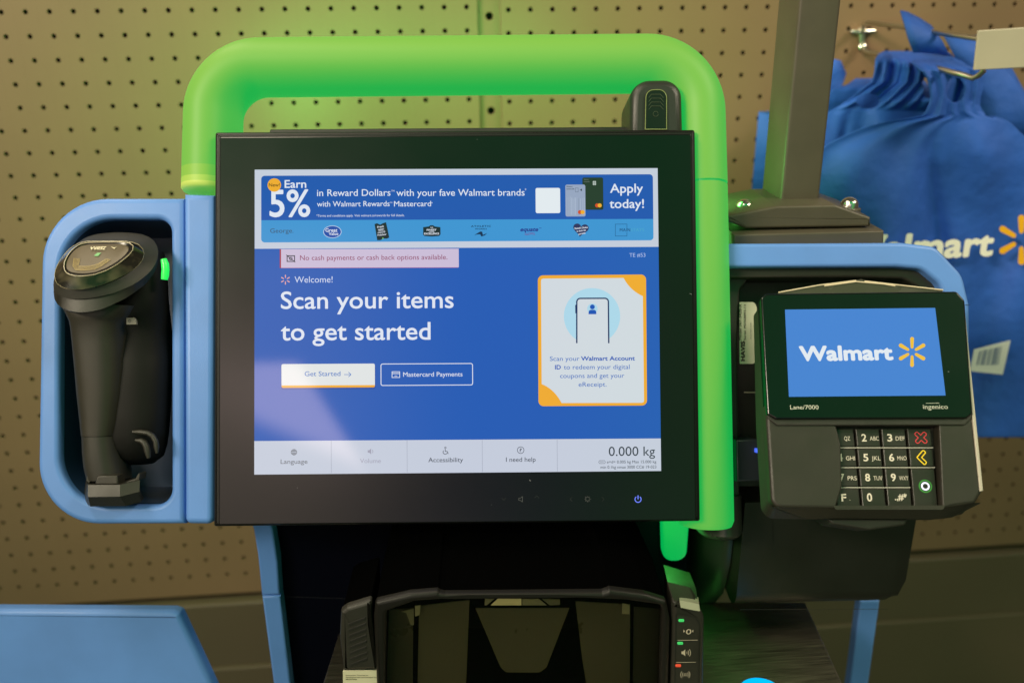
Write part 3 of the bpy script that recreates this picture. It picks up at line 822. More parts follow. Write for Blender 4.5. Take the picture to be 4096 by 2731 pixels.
T(m, 'e=d= 0.005 kg Max 15.000 kg', 1394, 1507.5, 1063.6, 6.4, L2, D2)
m.stroke(MF, [(1377, 1057.3), (1388.5, 1057.2), (1390.5, 1060.5), (1388.5, 1064), (1377, 1064.1), (1375, 1060.5)], .8, L2, D2, True)
for k in range(3): m.stroke(MF, [(1380 + 2.6 * k, 1058.8), (1380 + 2.6 * k, 1062.4)], .7, L2, D2)
T(m, 'min 0.1kg nmax 3000 CC# 19-023', 1379.4, 1507.5, 1075.6, 6.4, L2, D2)
m.build('weight_display', screen, smooth=False)

# ================================================================== SCANNER HOLSTER (blue)
hol = thing('scanner_holster', 'blue plastic holster with a deep recess left of the monitor', 'holster', MF.px(260, 1203, -.05))
hw = -.016
ol = loop(MF, [(424, 455, 0), (424, 1203, 0), (84, 1204, 140), (96, 455, 150)], hw, 14)
il = loop(MF, [(392, 503, 32), (393, 1160, 38), (135, 1161, 115), (138, 503, 120)], hw, 14)
m = M().slab(MF, ol, hw, .07, BLUE, bev=.004, seg=5, hole=il, hole_bev=.004)
m.build('shell', hol, angle=40)
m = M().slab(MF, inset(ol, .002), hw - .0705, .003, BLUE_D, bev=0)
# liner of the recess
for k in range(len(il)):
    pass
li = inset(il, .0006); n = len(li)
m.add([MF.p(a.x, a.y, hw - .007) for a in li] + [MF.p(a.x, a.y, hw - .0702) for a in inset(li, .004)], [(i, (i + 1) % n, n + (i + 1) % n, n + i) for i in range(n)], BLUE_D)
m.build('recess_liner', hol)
m = M().slab(MF, loop(MF, [(421.5, 445, 0), (493, 447, 0), (489.5, 1204, 16), (424, 1203, 14)], -.008), -.008, .055, BLUE, bev=.0045, seg=5)
m.build('side_rail', hol, angle=40)

# ---- handheld scanner in the holster
hand = thing('handheld_scanner', 'black handheld barcode scanner with a clear rimmed head standing in the blue holster', 'barcode scanner', MF.px(250, 1150, -.02))
def resample(pts, n=56):
    cx = sum(p[0] for p in pts) / len(pts); cy = sum(p[1] for p in pts) / len(pts)
    out = []
    for k in range(n):
        t = 2 * math.pi * k / n; d = (math.cos(t), math.sin(t)); best = None
        for i in range(len(pts)):
            (ax, ay), (bx, by) = pts[i - 1][:2], pts[i][:2]
            ex, ey = bx - ax, by - ay; den = d[0] * ey - d[1] * ex
            if abs(den) < 1e-9: continue
            s_ = ((ax - cx) * ey - (ay - cy) * ex) / den; q = ((ax - cx) * d[1] - (ay - cy) * d[0]) / den
            if s_ > 0 and -1e-6 <= q <= 1 + 1e-6 and (best is None or s_ > best): best = s_
        out.append((cx + d[0] * best, cy + d[1] * best))
    for _ in range(2):
        out = [((out[i - 1][0] + 2 * out[i][0] + out[(i + 1) % n][0]) / 4, (out[i - 1][1] + 2 * out[i][1] + out[(i + 1) % n][1]) / 4) for i in range(n)]
    return out
def hring(pts, w0, slope=.9, yc=640., sx=0.):
    r = []
    for x, y in resample(pts):
        w = w0 + slope * (y - yc) * .000326
        r.append(MF.px(x, y, w))
    return list(reversed(r))
panel = cHead([(420, 735), (425, 640), (480, 530), (560, 440), (640, 385), (760, 365), (1340, 355), (1425, 385), (1400, 440), (1300, 540), (1180, 630), (1020, 720), (860, 780), (700, 800), (540, 795), (450, 770)])
rimi = cHead([(385, 740), (395, 630), (450, 520), (530, 430), (620, 365), (760, 335), (1420, 325), (1480, 365), (1450, 450), (1330, 560), (1200, 660), (1040, 750), (860, 815), (690, 840), (520, 835), (420, 800)])
rimo = cHead([(245, 900), (250, 780), (290, 680), (380, 540), (480, 430), (580, 360), (720, 320), (1420, 318), (1550, 370), (1620, 460), (1600, 580), (1500, 700), (1300, 820), (1100, 910), (900, 980), (700, 1030), (500, 1040), (330, 1000)])
maxo = cHead([(222, 1040), (230, 900), (300, 690), (420, 510), (560, 370), (720, 255), (900, 205), (1200, 182), (1500, 195), (1680, 235), (1790, 330), (1820, 480), (1790, 640), (1680, 790), (1450, 960), (1150, 1090), (850, 1160), (560, 1190), (360, 1160), (260, 1110)])
lowo = cHead([(228, 1180), (240, 1000), (340, 700), (560, 420), (900, 250), (1300, 220), (1650, 270), (1800, 380), (1830, 560), (1780, 760), (1600, 980), (1300, 1180), (950, 1340), (620, 1390), (380, 1340), (270, 1260)])
lowi = cHead([(330, 1290), (420, 1000), (700, 700), (1200, 600), (1560, 700), (1560, 900), (1250, 1180), (900, 1350), (620, 1400), (440, 1370)])
m = M()
rings = [hring(lowi, -.004), hring(lowo, .006), hring(maxo, .014), hring(maxo, .0155)]
m.loft(rings, BLACK2, True, False)
m.loft([hring(maxo, .0155), hring(rimo, .024)], BLACK2, False, False)
m.build('head', hand, angle=60)
def clearmat():
    if 'clear_plastic' in MATS: return MATS['clear_plastic']
    mt = bpy.data.materials.new('clear_plastic'); mt.use_nodes = True; t = mt.node_tree; b = t.nodes['Principled BSDF']
    b.inputs['Roughness'].default_value = .16
    b.inputs['Specular IOR Level'].default_value = .45
    nz = t.nodes.new('ShaderNodeTexNoise'); nz.inputs['Scale'].default_value = 90; nz.inputs['Detail'].default_value = 2
    tcx = t.nodes.new('ShaderNodeTexCoord'); t.links.new(tcx.outputs['Object'], nz.inputs['Vector'])
    rp = t.nodes.new('ShaderNodeValToRGB'); rp.color_ramp.elements[0].color = (.012, .011, .008, 1); rp.color_ramp.elements[1].color = (.07, .06, .035, 1)
    rp.color_ramp.elements[0].position = .42; rp.color_ramp.elements[1].position = .72
    t.links.new(nz.outputs['Fac'], rp.inputs[0]); t.links.new(rp.outputs[0], b.inputs['Base Color'])
    bp = t.nodes.new('ShaderNodeBump'); bp.inputs['Strength'].default_value = .15; bp.inputs['Distance'].default_value = .0006
    t.links.new(nz.outputs['Fac'], bp.inputs['Height']); t.links.new(bp.outputs[0], b.inputs['Normal'])
    MATS['clear_plastic'] = mt; return mt
m = M()
m.loft([hring(rimo, .024), hring(rimo, .027), hring(rimi, .034)], clearmat(), False, False)
m.loft([hring(rimi, .034), hring(rimi, .0345), hring(panel, .033)], GLOSS, False, False)
rr = hring(rimo, .0246)
m.tube(rr + rr[:1], .00035, pbr('rim_glint', (.42, .36, .22), .2), 6, False)  # thin pale tube stands for the glints along the rim
rr = hring(rimi, .0345)
m.tube(rr + rr[:1], .0003, MATS['rim_glint'], 6, False)
m.build('clear_rim', hand, angle=40)
m = M()
m.loft([hring(panel, .033), hring([(x * .99 + .01 * 220, y * .99 + .01 * 590) for x, y in panel], .0335)], pbr('bronze_grey_panel', (.125, .10, .065), .45, 0, .4, bump=(2500, .3, .0002), var=.08), False, True)
pan = m.build('top_panel', hand, angle=50)
m = M()
def hp3(pts, lift=.0339): return [MF.px(x, y, lift + .9 * (y - 640.) * .000326 + .0004) for x, y in pts]
GOLD = ink((205, 180, 120), .4)
for k in range(6):
    d = 16 * k
    base = [(545 + d * 1.1, 570 + d * .05), (530 + d, 690 - d * .2), (570 + d * .7, 745 - d * .75), (700 + d * .1, 752 - d * .75), (850 - d * .1, 735 - d * .75), (950 - d * .3, 690 - d * .6), (1090 - d * .8, 590 - d * .2)]
    m.tube(hp3(cHead(base)), .00012 + .00004 * (k == 0), GOLD, 6)
def htxt(s_, A, B, h):
    a = MF.px(*A, .0345 + .9 * (A[1] - 640) * .000326); b = MF.px(*B, .0345 + .9 * (B[1] - 640) * .000326)
    ex = (b - a); wd = ex.length; ex.normalize(); nn = (MN + MV * .9).normalized(); ey = nn.cross(ex).normalized()
    vs, fs = glyphs(s_, .02, 0, 1.); x0, x1 = min(v.x for v in vs), max(v.x for v in vs); kx = wd / (x1 - x0); ky = h / capheight(.02)
    m.add([a + ex * ((v.x - x0) * kx) + ey * (v.y * ky) + nn * .0003 for v in vs], fs, ink((225, 215, 185)))
(A, B) = cHead([(1035, 403), (795, 405)])
htxt('ZEBRA', A, B, .0032)
for k in range(4): m.tube(hp3(cHead([(1100 + 18 * k, 400 + 6 * k), (1150 + 10 * k, 432 - 10 * k)])), .0002, ink((225, 215, 185)), 5)
m.build('lettering', pan, angle=50)
m = M()
q = hp3(cHead([(840, 535), (890, 490), (950, 490), (905, 540)]))
m.add(q, [(3, 2, 1, 0)], pbr('green_status_dot', (.03, .2, .03), .3, em=(.02, .16, .02), k=1))
m.build('indicator', pan)
m = M()
gq = [MF.px(x, y, .004 + .0 * y) for x, y in cHead([(1885, 585), (1905, 660), (1912, 740), (1905, 820), (1895, 890)])]
m.tube(gq, [.0022, .0028, .0028, .0028, .0024], pbr('green_trigger_light', (.05, .5, .05), .3, em=(.0, .62, .08), k=1.1), 14)
m.build('trigger_light', hand, angle=60)
def limb(m, secs, mat, n=30, e=2.6, c0=True, c1=True):
    rings = []
    for x0, x1, y, wc, dp in secs:
        a, b = MF.l(x0, y, wc), MF.l(x1, y, wc); c = (a + b) / 2; hwid = (b - a).length / 2
        r = []
        for k in range(n):
            t = -2 * math.pi * k / n; cs, sn = math.cos(t), math.sin(t)
            r.append(MF.p(c.x + hwid * abs(cs) ** (2 / e) * (1 if cs >= 0 else -1), c.y, wc + dp * abs(sn) ** (2 / e) * (1 if sn >= 0 else -1)))
        rings.append(r)
    m.loft(rings, mat, c0, c1)
hs = lambda rows: [((.586 * a), (.586 * b), 344.5 + .586 * y, w, d) for a, b, y, w, d in rows]
m = M()
limb(m, hs([(262, 560, 615, -.012, .024), (280, 540, 645, -.012, .025), (292, 520, 670, -.013, .024), (297, 512, 700, -.014, .023), (303, 512, 760, -.015, .0225), (311, 514, 850, -.016, .022), (319, 508, 950, -.017, .021), (330, 496, 1050, -.018, .02), (338, 482, 1114, -.019, .02)]), GREYB)
hnd = m.build('handle', hand, angle=60)
m = M()
limb(m, hs([(339, 481, 1116, -.019, .0193), (341, 487, 1180, -.0195, .0192), (346, 497, 1235, -.02, .019), (356, 505, 1285, -.02, .018)]), BLACK2)
m.build('handle_cap', hand, angle=60)
m = M()
limb(m, hs([(480, 640, 400, -.019, .012), (470, 650, 500, -.019, .017), (468, 652, 590, -.019, .02), (385, 660, 650, -.023, .022), (393, 668, 720, -.03, .022), (397, 669, 820, -.026, .022), (395, 666, 920, -.026, .022), (391, 662, 1020, -.026, .0215), (389, 655, 1110, -.026, .021), (391, 648, 1160, -.028, .020), (395, 636, 1200, -.031, .018), (405, 600, 1228, -.037, .012)]), pbr('shaded_grip_plastic', (.008, .0075, .007), .55, 0, .2, bump=(2200, .3, .0003)), e=2.3)  # side in shade, the shade put in as a darker plastic
m.build('grip_side', hand, angle=60)
m = M()
f3 = lambda pts, w: [MF.px(x, y, w) for x, y in cFoot(pts)]
m.tube(f3([(840, 278), (950, 280), (1060, 295), (1130, 335), (1175, 410), (1190, 500), (1195, 590)], -.0045), [.0012, .002, .002, .002, .002, .002, .001], BLACK2, 10)
m.tube(f3([(880, 400), (960, 405), (1010, 435), (1040, 490), (1060, 570), (1075, 660)], -.0038), [.001, .002, .0024, .0024, .0024, .0014], BLACK2, 10)
m.build('release_catch', hand, angle=60)
m = M(); m.slab(MF, loop(MF, cHead([(1325, 1460), (1440, 1455), (1470, 1490), (1480, 1560), (1325, 1562)]), .003), .003, .002, pbr('grey_badge', (.19, .17, .14), .4), bev=.0003)
m.stroke(MF, [(86.13 + .15381 * (1377 + 16 * math.cos(k * .63)), 505.3 + .15381 * (1505 + 18 * math.sin(k * .63))) for k in range(10)], .9, .0033, ink((20, 20, 18)), True)
m.build('badge', hand)
# cradle foot
cr = thing('scanner_cradle', 'faceted dark plastic cradle foot at the bottom of the blue holster', 'cradle', MF.px(260, 1160, -.02))
m = M()
R0 = cFoot([(185, 1050), (650, 1050), (945, 975), (945, 985), (985, 1000), (160, 1010)])
def foot(pts, w): return [MF.px(x, y, ww) for (x, y), ww in zip(cFoot(pts), w)]
ws = (.004, .006, .001, -.03, -.03)
top = foot([(188, 1052), (655, 1052), (945, 985), (930, 940), (160, 980)], ws)
mid = foot([(188, 1228), (655, 1222), (940, 1150), (940, 1100), (130, 1180)], (.006, .008, .003, -.03, -.03))
bot = foot([(225, 1366), (740, 1360), (960, 1300), (1000, 1250), (132, 1300)], (-.004, -.002, -.006, -.03, -.03))
m.loft([list(reversed(r)) for r in (top, mid, bot)], BLACK2, True, True)
m.build('foot', cr, angle=15)
m = M().slab(MF, loop(MF, cFoot([(330, 915, 0), (615, 915, 0), (632, 1046, 0), (282, 1046, 0)]), .002), .002, .012, GREYB, bev=.001)
m.build('tab', cr)
m = M()
for pts in ([(160, 985), (170, 930), (185, 895), (215, 900), (240, 985), (200, 1030)], [(660, 1035), (880, 960), (930, 880), (948, 900), (935, 980), (700, 1045)]):
    m.slab(MF, ccw([MF.l(*p, -.004) for p in cFoot(pts)]), -.004, .012, BLACK2, bev=.0004); m.build('side_lip', cr); m = M()

# ================================================================== TERMINAL ARM (blue hood, black bracket)
arm = thing('terminal_arm', 'blue rounded hood with a black bracket holding the payment terminal', 'mounting arm', MF.px(1720, 1200, -.08))
aw = -.03
oh = [(1650, 559, 0), (2075, 557, 0), (2150, 566, 40), (2212, 632, 60), (2228, 700, 20), (2228, 860, 0)]
ih = [(2180, 860, 0), (2180, 700, 20), (2157, 650, 40), (2118, 618, 40), (2060, 613, 20), (1650, 614, 0)]
m = M().slab(MF, loop(MF, oh + ih, aw), aw, .06, BLUE, bev=.003, seg=4)
m.stroke(MF, [(2205, 700), (2228, 700)], 1.4, aw + .0005, ink((30, 50, 90)))
m.build('hood', arm, angle=40)
m = M()
bw = -.04
lin1 = [(1650, 612, 0), (2058, 611, 20), (2120, 616, 40), (2160, 650, 40), (2185, 700, 0), (2185, 900, 0), (2140, 900, 0), (2125, 668, 40), (2075, 640, 30), (1960, 637, 0), (1650, 638, 0)]
m.slab(MF, loop(MF, lin1, bw), bw, .05, BLACK2, bev=.002)
m.build('inner_lining', arm, angle=40)
m = M()
rw = -.085
m.slab(MF, loop(MF, [(1640, 620, 0), (2165, 640, 40), (2120, 1100, 0), (1640, 1190, 0)], rw), rw, .012, pbr('dark_bracket', (.03, .032, .026), .4, bump=(2000, .2, .0003)), bev=.001)
m.build('back_plate', arm)
m = M()
pc = [(1640, 636, 0), (1722, 636, 0), (1700, 668, 30), (1695, 760, 0), (1700, 1210, 0), (1640, 1210, 0)]
m.slab(MF, loop(MF, pc, -.055), -.055, .03, pbr('bracket_plastic', (.035, .036, .028), .4, bump=(2200, .3, .0003)), bev=.002)
m.slab(MF, loop(MF, [(1690, 1010, 0), (1742, 1008, 12), (1753, 1020, 8), (1755, 1104, 0), (1692, 1106, 0)], -.035), -.035, .04, pbr('teal_black_plastic', (.012, .016, .022), .35), bev=.0015)
m.stroke(MF, [(1709, 900.5), (1743, 901)], 2.2, -.0795, ink((210, 205, 180)))
m.build('bracket', arm, angle=40)
m = M(); m.slab(MF, loop(MF, [(1737, 1030, 2), (1747, 1030, 2), (1747, 1040, 2), (1737, 1040, 2)], -.03), -.03, .01, pbr('blue_led', (.02, .05, .3), .3, em=lin((70, 100, 240)), k=1.), bev=.001)
m.build('indicator', arm)
# rounded lower hub catching the green light
m = M()
def vcyl(m, fr, x0, x1, y0, y1, w, r, mat, n=24):
    a, b = fr.l(x0, y0, w), fr.l(x1, y1, w); c = (a.x + b.x) / 2; hwid = abs(b.x - a.x) / 2
    rings = []
    for y, kk in ((a.y, 1), (a.y - (a.y - b.y) * .85, 1), (b.y + .002, .8), (b.y, .5)):
        rings.append([fr.p(c + hwid * kk * math.cos(-t), y, w + r * kk * math.sin(-t)) for t in [2 * math.pi * k / n for k in range(n)]])
    m.loft(rings, mat)
vcyl(m, MF, 1600, 1700, 1130, 1232, -.075, .03, pbr('hub_plastic', (.05, .05, .042), .3))
m.build('hub', arm, angle=50)
# serial sticker
sk = M(); sw = -.0535
sk.slab(MF, loop(MF, cTerm([(207, 272, 2), (285, 272, 14), (297, 300, 14), (297, 594, 12), (208, 594, 2)]), sw), sw, .0006, LABELW, bev=0)
dk = ink((35, 32, 26))
def st(t, x, y0, y1, h, bold=0.):
    (A, B) = cTerm([(x, y0), (x, y1)]); sk.txt(MF, t, A, B, h, sw + .0003, dk, bold)
st('HAVIS', 235, 580, 475, 10, .05); st('Model 367-3428-A', 217, 470, 282, 5.5, .01); st('Serial  PD368893-13', 240, 470, 285, 4.6, .01); st('www.havis.com', 268, 466, 380, 2.6)
tag(sk.build('serial_sticker', None, MF.px(1718, 765, sw)), 'pale serial number sticker between the green lamp and the payment terminal', 'sticker')

# ================================================================== PAYMENT TERMINAL
ter = thing('payment_terminal', 'black card payment terminal with blue screen and keypad on the arm', 'payment terminal', TF.px(2005, 1180, -.03))
m = M()
bp = cTerm([(330, 262, 6), (1386, 262, 10), (1424, 860, 0), (1480, 1255, 30), (1440, 1322, 10), (1272, 1352, 0), (715, 1352, 0), (400, 1345, 20), (372, 1310, 20), (345, 870, 0)])
w0 = -.003
kc = [KC for KC in cKey([(-30, 170), (1640, 170), (1745, 1395), (75, 1395)])]
kh = loop(TF, [(*cTerm([(707, 903)])[0], 3), (*cTerm([(1248, 900)])[0], 3), (*cTerm([(1268, 1346)])[0], 3), (*cTerm([(708, 1346)])[0], 3), (*cTerm([(742, 1235)])[0], 0), (*cTerm([(735, 1010)])[0], 0)], w0)
m.slab(TF, loop(TF, bp, w0), w0, .012, GREYB, bev=.0025, seg=4, hole=kh, hole_bev=.0012)
bl2 = loop(TF, bp, w0)
# sloping lower and rear shell
bk = inset(bl2, -.0025); bk2 = inset(bl2, .012)
n = len(bl2)
m.loft([[TF.p(a.x, a.y - .003, -.05) for a in bk2], [TF.p(a.x, a.y - .004, -.03) for a in bk], [TF.p(a.x, a.y, w0 - .0118) for a in bl2]], BLACK2, True, False)
body = m.build('body', ter, angle=30)
# floor of the keypad well
m = M()
kl = inset(kh, -.004); m.slab(TF, kl, w0 - .0119, .004, BLACK, bev=0)
m.build('keypad_well', ter)
m = M()
dp = cTerm([(318, 250, 10), (345, 228, 8), (1342, 215, 12), (1384, 262, 12), (1425, 855, 4), (1392, 878, 4), (397, 882, 4), (352, 857, 4)])
m.slab(TF, loop(TF, dp, .001), .001, .014, GLASS, bev=.0012, seg=3)
m.slab(TF, loop(TF, cTerm([(350, 858), (397, 882), (1392, 878), (1425, 852), (1420, 880), (1385, 914), (403, 916), (352, 876)]), -.0015), -.0015, .008, BLACK2, bev=.0008)
dis = m.build('display', ter, angle=40)
m = M()
tq = ccw([TF.l(*p, .0013) for p in ((1803, 711), (2148, 707), (2172, 908), (1812, 911))])
m.flat(TF, tq, .0013, scr((72, 128, 208)))
TWT = scr((226, 232, 240))
(A, B) = cTerm([(521, 581), (1012, 575)])
m.txt(TF, 'Walmart', A, B, 37, .0016, TWT, .04)
spark(m, TF, 1607.8 + .4396 * 1108, 574.2 + .4396 * 532, 11, 30, 9, .0016, scr((240, 190, 60)))
m.build('screen', ter, smooth=False)
m = M(); pale = ink((205, 205, 190))
(A, B, C_, D_) = cTerm([(472, 831), (620, 831), (1166, 829), (1296, 829)])
m.txt(TF, 'Lane/7000', A, B, 9.6, .0012, pale); m.build('lettering', ter, smooth=False); m = M(); m.txt(TF, 'ingenico', C_, D_, 10.5, .0012, pale)
m.stroke(TF, cTerm([(1180, 800), (1250, 799)]), .9, .0012, pale)
m.build('lettering', ter, smooth=False)
# keys
KW = w0 - .0062
g = [TF.l(*p, KW) for p in cKey([(128, 222), (1632, 222), (1738, 1384), (232, 1384)])]
def kg(u, v):
    return (g[0] * (1 - u) + g[1] * u) * (1 - v) + (g[3] * (1 - u) + g[2] * u) * v
KEYM = pbr('keypad_rubber', (.022, .020, .015), .42, bump=(1500, .3, .0002), rv=.1, vs=60)
KTX = ink((225, 215, 200)); KRED = pbr('red_key_mark', lin((200, 55, 62)), .4, em=lin((200, 55, 62)), k=.35); KYEL = pbr('yellow_key_mark', lin((225, 190, 40)), .4, em=lin((225, 190, 40)), k=.35)
KGRN = pbr('green_key_mark', lin((60, 130, 55)), .4, em=lin((60, 130, 55)), k=.3); KWHT = pbr('white_key_light', (.5, .5, .6), .4, em=lin((220, 225, 250)), k=.9)
def ktext(m, s_, p0, wd, h, bold):
    vs, fs = glyphs(s_, bold, 0, 1.); x0, x1 = min(v.x for v in vs), max(v.x for v in vs)
    kx = wd / (x1 - x0); ky = h / capheight(bold)
    ex = (kg(1, .5) - kg(0, .5)).normalized(); ey = V((-ex.y, ex.x))
    m.add([TF.p(*(p0 + ex * ((v.x - x0) * kx) + ey * (v.y * ky)), KW + .0003) for v in vs], fs, KTX)
lab = [['1', 'QZ'], ['2', 'ABC'], ['3', 'DEF'], None, ['4', 'GHI'], ['5', 'JKL'], ['6', 'MNO'], None, ['7', 'PRS'], ['8', 'TUV'], ['9', 'WXY'], None, ['F', '.'], ['0', ''], ['.,#*', ''], None]
ku_, kv_ = .25, .25; gp = .011
for i in range(16):
    c, r = i % 4, i // 4
    if i == 15: continue
    v1 = (r + 1) * kv_ if i != 11 else 1.
    q = [kg(c * ku_ + gp, r * kv_ + gp), kg((c + 1) * ku_ - gp, r * kv_ + gp), kg((c + 1) * ku_ - gp, v1 - gp), kg(c * ku_ + gp, v1 - gp)]
    m = M(); m.slab(TF, ccw(q), KW, .004, KEYM, bev=.0007, seg=2)
    if lab[i]:
        d, t = lab[i]
        if i == 14: ktext(m, '.,#*', kg(c * ku_ + .08, r * kv_ + .155), .0085, .0044, .02)
        elif i in (13,): ktext(m, d, kg(c * ku_ + .06, r * kv_ + .17), .0036, .0056, .02)
        else:
            ktext(m, d, kg(c * ku_ + .06, r * kv_ + .17), .0016 if d == '1' else .0035, .0052, .02)
            ktext(m, t, kg(c * ku_ + .14, r * kv_ + .16), .0021 * max(1, len(t)) if t != '.' else .0004, .0029, 0.)
        if i == 5:
            cc_ = kg(c * ku_ + .12, r * kv_ + .125); m.dome(TF.p(cc_.x, cc_.y, KW), TF.n, .0007, .0004, BLACK, 10)
    else:
        ctr = kg(c * ku_ + .135, r * kv_ + (.125 if i != 11 else .235)); e = .0039; ww = KW + .0003
        def ring(pts, t, mat): 
            lp = ccw(fillet(pts, 4)); m.outline(TF, lp, t, ww, mat)
        if i == 3:
            a = .0016; pts = []
            for k in range(4):
                t = math.pi / 4 + k * math.pi / 2; dv = V((math.cos(t), math.sin(t))); pv = V((-dv.y, dv.x))
                pts += [(ctr + dv * .0052 - pv * a, .0013), (ctr + dv * .0052 + pv * a, .0013), (ctr + (dv + pv) * a * 1.0, 0)]
            ring(pts, .00055, KRED)
        elif i == 7:
            a = .0016; o = ctr + V((-.003, 0))
            d1 = V((.72, .70)).normalized(); d2 = V((.72, -.70)).normalized(); n1 = V((-d1.y, d1.x)); n2 = V((d2.y, -d2.x))
            tip1 = o + d1 * .0068; tip2 = o + d2 * .0068
            pts = [(o + V((-a * 1.0, 0)), .0009), (tip2 + n2 * a, .0012), (tip2 - n2 * a, .0012), (o + V((a * 1.7, 0)), 0), (tip1 - n1 * a, .0012), (tip1 + n1 * a, .0012)]
            ring(pts, .00075, KYEL)
        else:
            for r0, r1, mt in ((.0046, .0037, KGRN), (.0030, .0018, KWHT)):
                m.outline(TF, [ctr + V((r0 * math.cos(k * .196), r0 * math.sin(k * .196))) for k in range(32)], r0 - r1, ww, mt)
    m.build('key', ter, angle=30)
m = M()
for r in (1, 2, 3):
    m = M(); u1 = 1. if r < 3 else .745
    a, b = kg(0, r * kv_), kg(u1, r * kv_); h = V((0, .0003))
    m.slab(TF, ccw([a - h, b - h, b + h, a + h]), KW - .0008, .002, pbr('key_highlight', (.55, .52, .46), .3), bev=0)  # pale strips stand for the highlights on the key edges
    m.build('key_highlight', ter)
m = M()
m.slab(TF, loop(TF, cTerm([(1366, 298, 2), (1384, 300, 2), (1481, 1256, 2), (1463, 1262, 2)]), w0 + .001), w0 + .001, .004, pbr('pale_grey_plastic', (.52, .47, .38), .4), bev=.0006)
m.build('side_strip', ter)
m = M()
m.loft([[TF.px(x, y, w) for x, y, w in [(*cTerm([q])[0], ww) for q, ww in (((375, 1340), -.006), ((715, 1352), -.004), ((1272, 1352), -.004), ((1445, 1318), -.006), ((1470, 1320), -.02), ((380, 1350), -.02))]],
        [TF.px(x, y, w) for x, y, w in [(*cTerm([q])[0], ww) for q, ww in (((560, 1405), -.016), ((720, 1400), -.014), ((1240, 1405), -.014), ((1300, 1398), -.016), ((1320, 1395), -.03), ((540, 1400), -.03))]]], GREYB)
m.slab(TF, loop(TF, cTerm([(652, 1396, 0), (1092, 1398, 0), (1075, 1436, 10), (885, 1462, 10), (690, 1432, 10)]), -.022), -.022, .03, BLACK2, bev=.002)
m.build('lower_lip', ter, angle=25)
m = M()
m.slab(TF, loop(TF, cTerm([(410, 222), (620, 182), (810, 158), (845, 150), (870, 162), (1270, 208), (1270, 240), (410, 240)]), -.016), -.016, .012, pbr('scuffed_clear_mount', (.06, .055, .04), .25, rv=.12, vs=80, bump=(200, .2, .0005)), bev=.0008)
for pts in ([(410, 222), (620, 184), (815, 160)], [(650, 188), (815, 165), (960, 178), (1020, 188)], [(860, 163), (1270, 209)]):
    m.tube([TF.px(x, y, -.0155) for x, y in cTerm(pts)], .0006, pbr('mount_highlight', (.7, .6, .42), .35), 6)  # pale tubes paint in the highlights on the mount's edges
m.build('top_mount', ter)

# ================================================================== RECEIPT PRINTER HOUSING (lower right drum)
prn = thing('receipt_printer', 'black rounded receipt printer housing below the payment terminal', 'printer', KF.px(1880, 1400, -.06))
pw0 = .0
PRM = pbr('printer_black', (.012, .012, .009), .36, bump=(2200, .25, .0003), rv=.08)
L_ = KF.l(1698, 1300, pw0).x; R_ = KF.l(2086, 1300, pw0).x; T_ = KF.l(1900, 1150, pw0).y; Bm = KF.l(1900, 1402, pw0).y
def rprof(b, w_front, r, depth, n=8):
    pts = [(T_, w_front)] + [(b + r - r * math.sin(k / n * math.pi / 2), w_front - r + r * math.cos(k / n * math.pi / 2)) for k in range(n + 1)] + [(b, w_front - depth), (T_, w_front - depth)]
    return pts
def prism(m, x0, x1, pr, mat, shrink=((0, 1), (0, 1))):
    m.loft([[KF.p(x0, b, w) for b, w in pr], [KF.p(x1, b, w) for b, w in pr]], mat)
m = M()
pr = rprof(Bm, pw0, .02, .13)
xs = [(L_, 0), (R_ - .022, 0), (R_ - .012, .0035), (R_ - .004, .011), (R_, .024)]
m.loft([[KF.p(x, max(b, Bm + d * 1.2) if b < Bm + .03 else b, w) for b, w in pr] for x, d in xs], PRM)
m.build('housing', prn, angle=40)
m = M()
for x, y0, y1 in ((1768, 1180, 1260), (2085 - 6, 1210, 1215)):
    pass
m.stroke(KF, [(1775, 1195), (1776, 1245)], .9, pw0 + .0004, ink((12, 12, 10))); m.build('seam', prn); m = M()
m.stroke(KF, [(1700, 1399), (2040, 1398)], 1.2, pw0 - .001, ink((52, 46, 42)))
m.build('seam', prn)
m = M()
pr2 = [(KF.l(1650, 1222, -.02).y, -.02), (KF.l(1650, 1300, -.02).y, -.022), (KF.l(1650, 1370, -.03).y, -.035), (KF.l(1660, 1400, -.05).y, -.06), (KF.l(1660, 1400, -.05).y, -.12), (KF.l(1650, 1222, -.02).y, -.12)]
xa, xb = KF.l(1606, 1300, -.02).x, L_ - .001
rs = []
for k in range(9):
    t = k / 8; x = xa + (xb - xa) * t; d = .045 * (1 - math.sin(t * math.pi / 2)) ** 1.3
    rs.append([KF.p(x, b, w - d if i < 3 else w) for i, (b, w) in enumerate(pr2)])
m.loft(rs, pbr('printer_gloss', (.02, .02, .018), .3))
m.build('side_cover', prn, angle=40)

# ================================================================== POLE
pol = thing('signal_pole', 'grey metal pole rising from a bolted flange behind the blue hood', 'pole', KF.px(1830, 480, -.1))
wp = -.105
m = M()
e = lambda pts, w: [KF.l(*p, w) for p in cPole(pts)]
(ml, tr) = e([(408, 1180), (640, 1180)], wp)
pd = .05
lb = KF.l(*cPole([(291, 1170)])[0], wp - pd)
fl_pts = [V((ml.x, 0)), V((tr.x, 0)), V((tr.x + .004, 0))]
yb_ = KF.l(*cPole([(500, 1215)])[0], wp).y; yt = yb_ + .9
def prect(b): return [KF.p(ml.x, b, wp), KF.p(tr.x, b, wp), KF.p(tr.x, b, wp - pd), KF.p(lb.x, b, wp - pd)]
def rnd(ring, r=.003):
    out = []; n = len(ring)
    for i in range(n):
        a, b, c = ring[i - 1], ring[i], ring[(i + 1) % n]
        u = (a - b).normalized(); w = (c - b).normalized()
        p, q = b + u * r, b + w * r
        for k in range(5):
            t = k / 4; out.append(p * (1 - t) ** 2 + b * 2 * t * (1 - t) + q * t * t)
    return out
